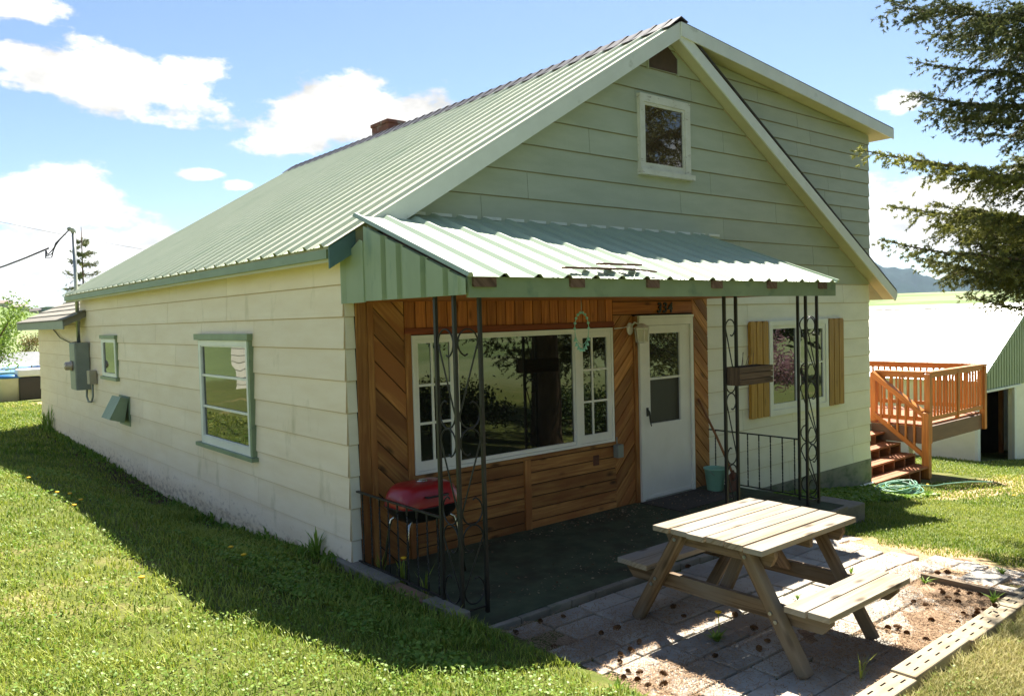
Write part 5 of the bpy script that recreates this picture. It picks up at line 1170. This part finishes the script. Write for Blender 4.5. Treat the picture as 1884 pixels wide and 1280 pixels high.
def blades(x, y, z, h0, h1, w0):
    n = len(x); h = rng_.uniform(h0, h1, n)*(1+.35*hnoise(x, y, 1.3, 1)); a = rng_.uniform(0, 6.28, n); ln = rng_.uniform(.25, 1.1, n)*h; dx, dy = np.cos(a), np.sin(a); w_ = w0*rng_.uniform(.6, 1.3, n)
    b = np.stack([x, y, z], -1); sd = np.stack([-dy, dx, np.zeros(n)], -1)*w_[:, None]/2; dv = np.stack([dx, dy, np.zeros(n)], -1)
    m1 = b+dv*(ln*.35)[:, None]; m1[:, 2] += h*.65; t1 = b+dv*ln[:, None]; t1[:, 2] += h
    v = np.stack([b-sd, b+sd, m1+sd*.75, m1-sd*.75], 1).reshape(-1, 3)
    tint = np.clip(.40+.30*hnoise(x, y, .9, 2)+.20*hnoise(x, y, 4, 3)+rng_.normal(0, .24, n), 0, 1)
    return b, sd, m1, t1, tint
def grass_obj(name, sets, mat, kind='stuff'):
    Vs, Ts = [], []
    for x, y, z, h0, h1, w0 in sets:
        b, sd, m1, t1, tint = blades(x, y, z, h0, h1, w0)
        Vs.append(np.stack([b-sd, b+sd, m1+sd*.8, m1-sd*.8, m1-sd*.8, m1+sd*.8, t1+sd*.1, t1-sd*.1], 1).reshape(-1, 3)); Ts.append(np.repeat(tint, 8))
    v = np.concatenate(Vs); o = raw(name, v, np.arange(len(v)).reshape(-1, 4), mat, None, np.concatenate(Ts)); o['kind'] = kind; o['label'] = 'short lawn grass round the house and patio'; o['category'] = 'grass'; print(name, len(v)//8)
    return o
sets = []
for n, x0, x1, y0, y1, r0, r1, h0, h1, w0 in ((230000, -5, 3, -5, 3, 0, 5.5, .02, .06, .006), (200000, -7, 4, -6, 6, 5.5, 9, .025, .065, .0085), (130000, -7, 1, -2, 16, 9, 16, .025, .06, .010), (40000, -4, 1, 5, 26, 16, 32, .03, .07, .022),
                                               (100000, 4, 12, -6, .2, 5, 13, .02, .05, .0075), (90000, 6, 24, -7, 3, 13, 30, .03, .06, .016)):
    x, y, z = scatter(n, x0, x1, y0, y1, r0, r1); keepm = hnoise(x, y, 2.2, 7)+rng_.uniform(-.5, .5, len(x)) > -.5; x, y, z = x[keepm], y[keepm], z[keepm]; sets.append((x, y, z, h0, h1, w0))
x, y, z = scatter(16000, -.75, -.03, -2.2, 4.5, 3, 14); kq = hnoise(x, y, 3, 21)+rng_.uniform(-.4, .4, len(x)) > 0; sets.append((x[kq], y[kq], z[kq], .04, .095, .008))
grass_obj('grass', sets, GRASS)
def clover(n, x0, x1, y0, y1, r0, r1, size, thr, name='clover'):
    x, y, z = scatter(n, x0, x1, y0, y1, r0, r1); k = hnoise(x, y, 1.5, 11)+.6*hnoise(x, y, 5, 12)+rng_.uniform(-.35, .35, len(x)) > thr; x, y, z = x[k], y[k], z[k]
    n = len(x); nn = rng_.normal(size=(n, 3))*.45+np.array([0, 0, 1]); nn /= np.linalg.norm(nn, axis=1, keepdims=True); a, b = frames(nn); th = rng_.uniform(0, 6.28, n)
    u = a*np.cos(th)[:, None]+b*np.sin(th)[:, None]; v = np.cross(nn, u); s_ = (size*rng_.uniform(.6, 1.3, n))[:, None]; p = np.stack([x, y, z+rng_.uniform(.015, .055, n)], -1)
    pts = [p+u*s_*math.cos(q)*r_+v*s_*math.sin(q)*r_ for q, r_ in zip(np.linspace(0, 2*np.pi, 6, endpoint=False), (1, .9, .85, 1, .85, .9))]
    return np.stack(pts, 1).reshape(-1, 3), np.repeat(np.clip(rng_.normal(.5, .25, n), 0, 1), 6)
cs = [clover(80000, -5, 3, -5, 3, 0, 5.5, .0085, -.1), clover(80000, -7, 4, -6, 6, 5.5, 9, .010, -.0), clover(20000, -6, .2, -2, 14, 9, 15, .017, .1), clover(9000, -.9, -.28, -2.6, 2.0, 2, 12, .016, -.1), clover(9000, 5, 9.4, -1.0, -.05, 4, 14, .03, -.9)]
v = np.concatenate([c[0] for c in cs]); o = raw('clover', v, np.arange(len(v)).reshape(-1, 6), CLOV, None, np.concatenate([c[1] for c in cs])); o['kind'] = 'stuff'; o['label'] = 'clover and low broad leaved weeds in the lawn'; o['category'] = 'clover'
print('clover', len(v)//6)

DRYG = leafmat('dry_grass_blades', lin('#8C8A48'), lin('#C9BC84'), .3, .6, .3)
x, y, z = scatter(60000, .5, 5, -5.2, -4.12, 0, 9); o = grass_obj('dry_grass', [(x, y, z, .03, .085, .0042)], DRYG); o['label'] = 'straw coloured grass in front of the slotted border'
def undergrowth():
    n = 5200; y = rng_.uniform(.1, 14.6, n); x = -rng_.exponential(.10, n)-.015; k = (hnoise(x*0, y, 1.6, 31)+.7*hnoise(x*0, y, 5, 32)+rng_.uniform(-.5, .5, n) > -.15) & (x > -.45); x, y = x[k], y[k]; n = len(x); z = ground(x, y)
    h = (.03+.09*rng_.uniform(0, 1, n)**2*(1+hnoise(x*0, y, 2.3, 33)))*np.clip(1.3+x*2.5, .3, 1.3); a = rng_.uniform(0, 6.28, n); ln = h*rng_.uniform(.2, 1.2, n); dv = np.stack([np.cos(a), np.sin(a), np.zeros(n)], -1); sd = np.stack([-np.sin(a), np.cos(a), np.zeros(n)], -1)*(rng_.uniform(.004, .016, n))[:, None]
    b = np.stack([x, y, z-.005], -1); m1 = b+dv*(ln*.5)[:, None]; m1[:, 2] += h*.8; t1 = b+dv*ln[:, None]; t1[:, 2] += h
    v = np.stack([b-sd*.3, b+sd*.3, m1+sd, m1-sd, m1-sd, m1+sd, t1+sd*.15, t1-sd*.15], 1).reshape(-1, 3)
    o = raw('undergrowth', v, np.arange(len(v)).reshape(-1, 4), CLOV, None, np.repeat(np.clip(rng_.normal(.35, .25, n), 0, 1), 8)); o['kind'] = 'stuff'; o['label'] = 'ragged strip of low weeds along the foot of the cream side wall'; o['category'] = 'weeds'
undergrowth()
# ---- weeds and small plants
def weed(label, base, n, h, w_, mat, spread=.5, cat='weed', group=None, name='weed'):
    t = thing(name, label, cat, base, group); V, T_ = [], []
    for i in range(n):
        a = rnd(0, 6.28); l_ = h*rnd(.5, 1.1); d = np.array([math.cos(a), math.sin(a), 0]); sd = np.array([-d[1], d[0], 0])*w_/2; ln = l_*rnd(.2, 1)*spread; o_ = d*rnd(0, .25)*h*.4
        p = [o_, o_+d*ln*.3+np.array([0, 0, l_*.6]), o_+d*ln+np.array([0, 0, l_*.95])]
        V += [p[0]-sd*.5, p[0]+sd*.5, p[1]+sd, p[1]-sd, p[1]-sd, p[1]+sd, p[2]+sd*.1, p[2]-sd*.1]; T_ += [rnd(.2, .8)]*8
    raw('leaf', np.array(V), np.arange(len(V)).reshape(-1, 4), mat, t, np.array(T_)); return t
weed('tall grass weed growing by the slotted timber border', (1.27, -3.86, PZ-.01), 10, .17, .007, GRASS, .6)
weed('spreading green weed under the picnic table near the dandelion', (1.12, -2.95, PZ-.01), 40, .07, .02, CLOV, 1.6)
weed('small green weed between the pavers behind the bench', (2.2, -2.9, PZ), 26, .045, .008, CLOV, 1.6)
weed('low weed at the corner of the border board', (3.22, -3.40, PZ), 24, .06, .01, CLOV, 1.6)
weed('bright green weed beside the border board and cones', (3.12, -3.93, PZ), 30, .10, .016, CLOV, 1.2)
weed('green weed between the pavers near the lawn', (3.82, -2.86, PZ-.05), 26, .05, .012, CLOV, 1.6)
weed('leafy weed on the sandy strip at the right edge', (4.08, -3.66, PZ-.06), 26, .06, .014, CLOV, 1.5)
weed('green weed under the far bench of the table', (3.05, -2.88, PZ), 20, .06, .01, CLOV, 1.4)
weed('broad leaf sprout at the bottom edge of the patio', (.04, -3.06, PZ), 7, .13, .03, CLOV, .5)
for x_, y_, h, lb_ in ((-.07, .55, .26, 'grassy weed at the front corner of the cream side wall'), (-.1, 13.3, .6, 'tall weed near the far end of the cream side wall'), (-.1, 13.9, .45, 'shorter weed at the very far corner of the cream side wall')):
    weed(lb_, (x_, y_, gz1(x_-.05, y_)), 22, h, .022, CLOV, .45, 'weed', 'weeds along the side wall')
for x_, y_ in ((.11, -.62), (.12, -.95), (.10, -.30)): weed('narrow leaved plant between the kerb and the iron railing', (x_, y_, .0), 16, .24, .012, GRASS, .35, 'plant', 'plants by the porch kerb', 'border_plant')
YEL = pm('dandelion_yellow', lin('#F2C21A'), lin('#E0A810'), (80, 80, 80), .7)
mbd = MB(); mbd.lathe([(.0, .0), (.012, .002), (.019, .008), (.02, .013), (.011, .017), (0, .018)], n=14); d0 = None
spots = [(-1.6, 5.6, .07), (-1.57, 3.9, .07), (-1.47, 3.75, .07), (-1.43, 3.4, .05), (-1.57, 3.0, .06), (-1.70, .0, .05), (-.76, .8, .08), (-.78, .45, .07), (.11, -.66, .27), (1.17, -2.93, .17), (9.9, -.6, .1), (10.6, -1.6, .05), (12.4, -2.2, .05)]
for i, (x_, y_, h) in enumerate(spots):
    z_ = gz1(x_, y_) if not (.05 < x_ < 4.5) else PZ
    f = thing('dandelion', 'small yellow dandelion bloom in the grass', 'dandelion', (x_, y_, z_), 'dandelions in the grass')
    if i == 9: tag(f, 'yellow dandelion under the picnic table', 'dandelion', 'dandelions in the grass')
    if i == 8: tag(f, 'yellow dandelion between the kerb and the iron railing', 'dandelion', 'dandelions in the grass')
    if d0 is None: d0 = mbd.build('bloom', YEL, f); dd_ = d0
    else: dd_ = d0.copy(); COL.objects.link(dd_); dd_.parent = f
    dd_.location = (0, 0, h); dd_.scale = (1.15,)*3
    mb = MB(); mb.tube([(.01, 0, -.01), (0, 0, h+.002)], .003, 5); mb.build('stem', CLOV, f)

# ---- spruce cones and needles on the patio
CONE = pm('cone_scales', lin('#7E5C3C'), lin('#553A24'), (40, 40, 40), .85, spec=.2)
mb = MB(); mb.lathe([(.0, -.036), (.012, -.03), (.016, 0), (.012, .026), (0, .034)], n=8)
for ring in range(8):
    z = -.03+ring*.0082; r_ = .022*math.sin(math.pi*(ring+1.2)/9.6)+.004
    for k in range(8):
        a = 2*math.pi*(k+.5*(ring % 2))/8; c_, s_ = math.cos(a), math.sin(a); w_ = .0075
        mb.face([(c_*r_*.45-s_*w_, s_*r_*.45+c_*w_, z-.002), (c_*r_*.45+s_*w_, s_*r_*.45-c_*w_, z-.002), (c_*r_*1.1+s_*w_*.7, s_*r_*1.1-c_*w_*.7, z+.009), (c_*r_*1.25, s_*r_*1.25, z+.011), (c_*r_*1.1-s_*w_*.7, s_*r_*1.1+c_*w_*.7, z+.009)], t=rnd(.7, 1.2))
cone0 = mb.build('spruce_cone', CONE)
CP = [(2.23, -1.85), (1.89, -2.18), (1.39, -2.37), (1.29, -2.54), (.79, -2.36), (.71, -2.63), (.58, -2.68), (.48, -2.68), (.4, -2.74), (.33, -2.88), (.37, -2.93), (.24, -2.92), (.29, -2.99), (.46, -3.05), (.28, -3.08), (.35, -3.13), (1.47, -3.01), (1.34, -3.19), (1.57, -2.78), (2.09, -3.45), (2.12, -3.62), (2.18, -3.66), (2.12, -3.75), (2.74, -3.52), (2.73, -3.62), (2.46, -3.77), (3.54, -3.36), (3.61, -3.41), (3.2, -3.47), (2.1, -3.88), (2.89, -3.90), (2.92, -3.93), (2.74, -3.94), (2.56, -3.9), (2.75, -3.86), (2.87, -4.02), (1.19, -3.23), (.9, -3.1), (3.18, -3.66), (3.2, -3.74), (3.22, -3.8), (3.12, -3.68), (2.82, -3.93), (2.72, -3.89), (.22, -1.93), (.48, -1.9), (.66, -1.95), (.64, -2.35), (.25, -2.29), (.77, -2.37), (3.14, -3.55), (3.06, -3.6), (3.0, -3.66), (2.96, -3.75)]
for i, (x_, y_) in enumerate(CP):
    c = cone0 if i == 0 else cone0.copy()
    if i: COL.objects.link(c)
    c.location = (x_, y_, PZ+.016+(.07 if y_ < -3.97 else 0)); c.rotation_euler = (R(rnd(60, 120)), rnd(0, 6.28), rnd(0, 6.28)); s_ = rnd(.5, .78); c.scale = (s_,)*3
    tag(c, 'brown spruce cone lying on the patio', 'cone', 'spruce cones scattered on the patio')
def litter(n):
    ctr = [(2.9, -3.8, .55, .17), (.4, -3.1, .35, .17), (.7, -2.45, .5, .16), (3.2, -3.5, .35, .3), (2.1, -3.9, .5, .1), (1.5, -3.2, .4, .3), (3.9, -2.5, .4, .4), (4.1, -3.2, .3, .5), (1.9, -2.6, 1.2, .5), (.5, -2.0, .4, .15), (2.6, -1.9, 1.2, .1), (1.6, -3.65, .45, .2), (.25, -2.1, .2, .2)]
    wgt = np.array([6, 5, 5, 5, 3.5, 2, 2, 2.5, .5, 1.5, .4, 4, 2]); k = rng_.choice(len(ctr), n, p=wgt/wgt.sum()); c = np.array(ctr)[k]
    x = rng_.normal(c[:, 0], c[:, 2]); y = rng_.normal(c[:, 1], c[:, 3]); kk = (x > .05) & (x < 4.4) & (y < -1.84) & (y > -3.96); x, y = x[kk], y[kk]; n = len(x)
    a = rng_.uniform(0, 6.28, n); l_ = rng_.uniform(.006, .014, n); w_ = .0018; d = np.stack([np.cos(a), np.sin(a), rng_.normal(0, .25, n)], -1)*l_[:, None]; sd = np.stack([-np.sin(a), np.cos(a), np.zeros(n)], -1)*w_
    p = np.stack([x, y, PZ+.012+rng_.uniform(0, .008, n)-.1*np.maximum(0, x-3.4)], -1); v = np.stack([p-d-sd, p+d-sd, p+d+sd, p-d+sd], 1).reshape(-1, 3)
    o = raw('needle_litter', v, np.arange(len(v)).reshape(-1, 4), leafmat('dry_needles', lin('#78604C'), lin('#B59A7C'), .1, .9, .1), None, np.repeat(rng_.uniform(0, 1, n), 4)); o['kind'] = 'stuff'; o['label'] = 'rusty dry needles drifted over the pavers'; o['category'] = 'needles'
litter(38000)

def flecks(n, cx, cy, sx, sy, z0):
    x = rng_.normal(cx, sx, n); y = rng_.normal(cy, sy, n); k = (x > .2) & (x < 4.95) & (y > -1.65) & (y < -.08); x, y = x[k], y[k]; n = len(x); a = rng_.uniform(0, 6.28, n); l_ = rng_.uniform(.005, .018, n); w_ = l_*rng_.uniform(.25, .8, n)
    d = np.stack([np.cos(a)*l_, np.sin(a)*l_, rng_.normal(0, .003, n)], -1); sd = np.stack([-np.sin(a)*w_, np.cos(a)*w_, rng_.normal(0, .003, n)], -1); p = np.stack([x, y, np.full(n, z0)+rng_.uniform(.003, .008, n)], -1)
    return np.stack([p-d, p+sd, p+d, p-sd], 1).reshape(-1, 3), np.repeat(rng_.uniform(0, 1, n), 4)
fa = [flecks(140, 3.1, -.75, .45, .25, 0), flecks(500, 3.2, -.2, .9, .1, 0), flecks(420, 2.0, -1.4, 1.6, .25, 0), flecks(160, 4.2, -.4, .5, .3, .012)]
v = np.concatenate([q[0] for q in fa]); o = raw('leaf_litter', v, np.arange(len(v)).reshape(-1, 4), leafmat('dry_leaf_bits', lin('#5A4330'), lin('#A8977C'), .1, .9, .1), None, np.concatenate([q[1] for q in fa])); o['kind'] = 'stuff'; o['label'] = 'dry leaf crumbs blown over the green porch floor'; o['category'] = 'leaf litter'

# ------------------------------------------------------------------ air
mb = MB(); mb.box(-4700, 4700, -4700, 4700, -60, 230); hz = mb.build('haze', None); hz['kind'] = 'stuff'; hz['label'] = 'thin blue air that fades the far ridge'; hz['category'] = 'haze'
hm = bpy.data.materials.new('haze_air'); hm.use_nodes = True; hn = hm.node_tree.nodes; hn.clear()
ho = hn.new('ShaderNodeOutputMaterial'); hv = hn.new('ShaderNodeVolumePrincipled'); hv.inputs['Color'].default_value = (.55, .74, 1, 1); hv.inputs['Density'].default_value = .00007; hv.inputs['Anisotropy'].default_value = .2
hm.node_tree.links.new(hv.outputs[0], ho.inputs['Volume']); hz.data.materials.append(hm)
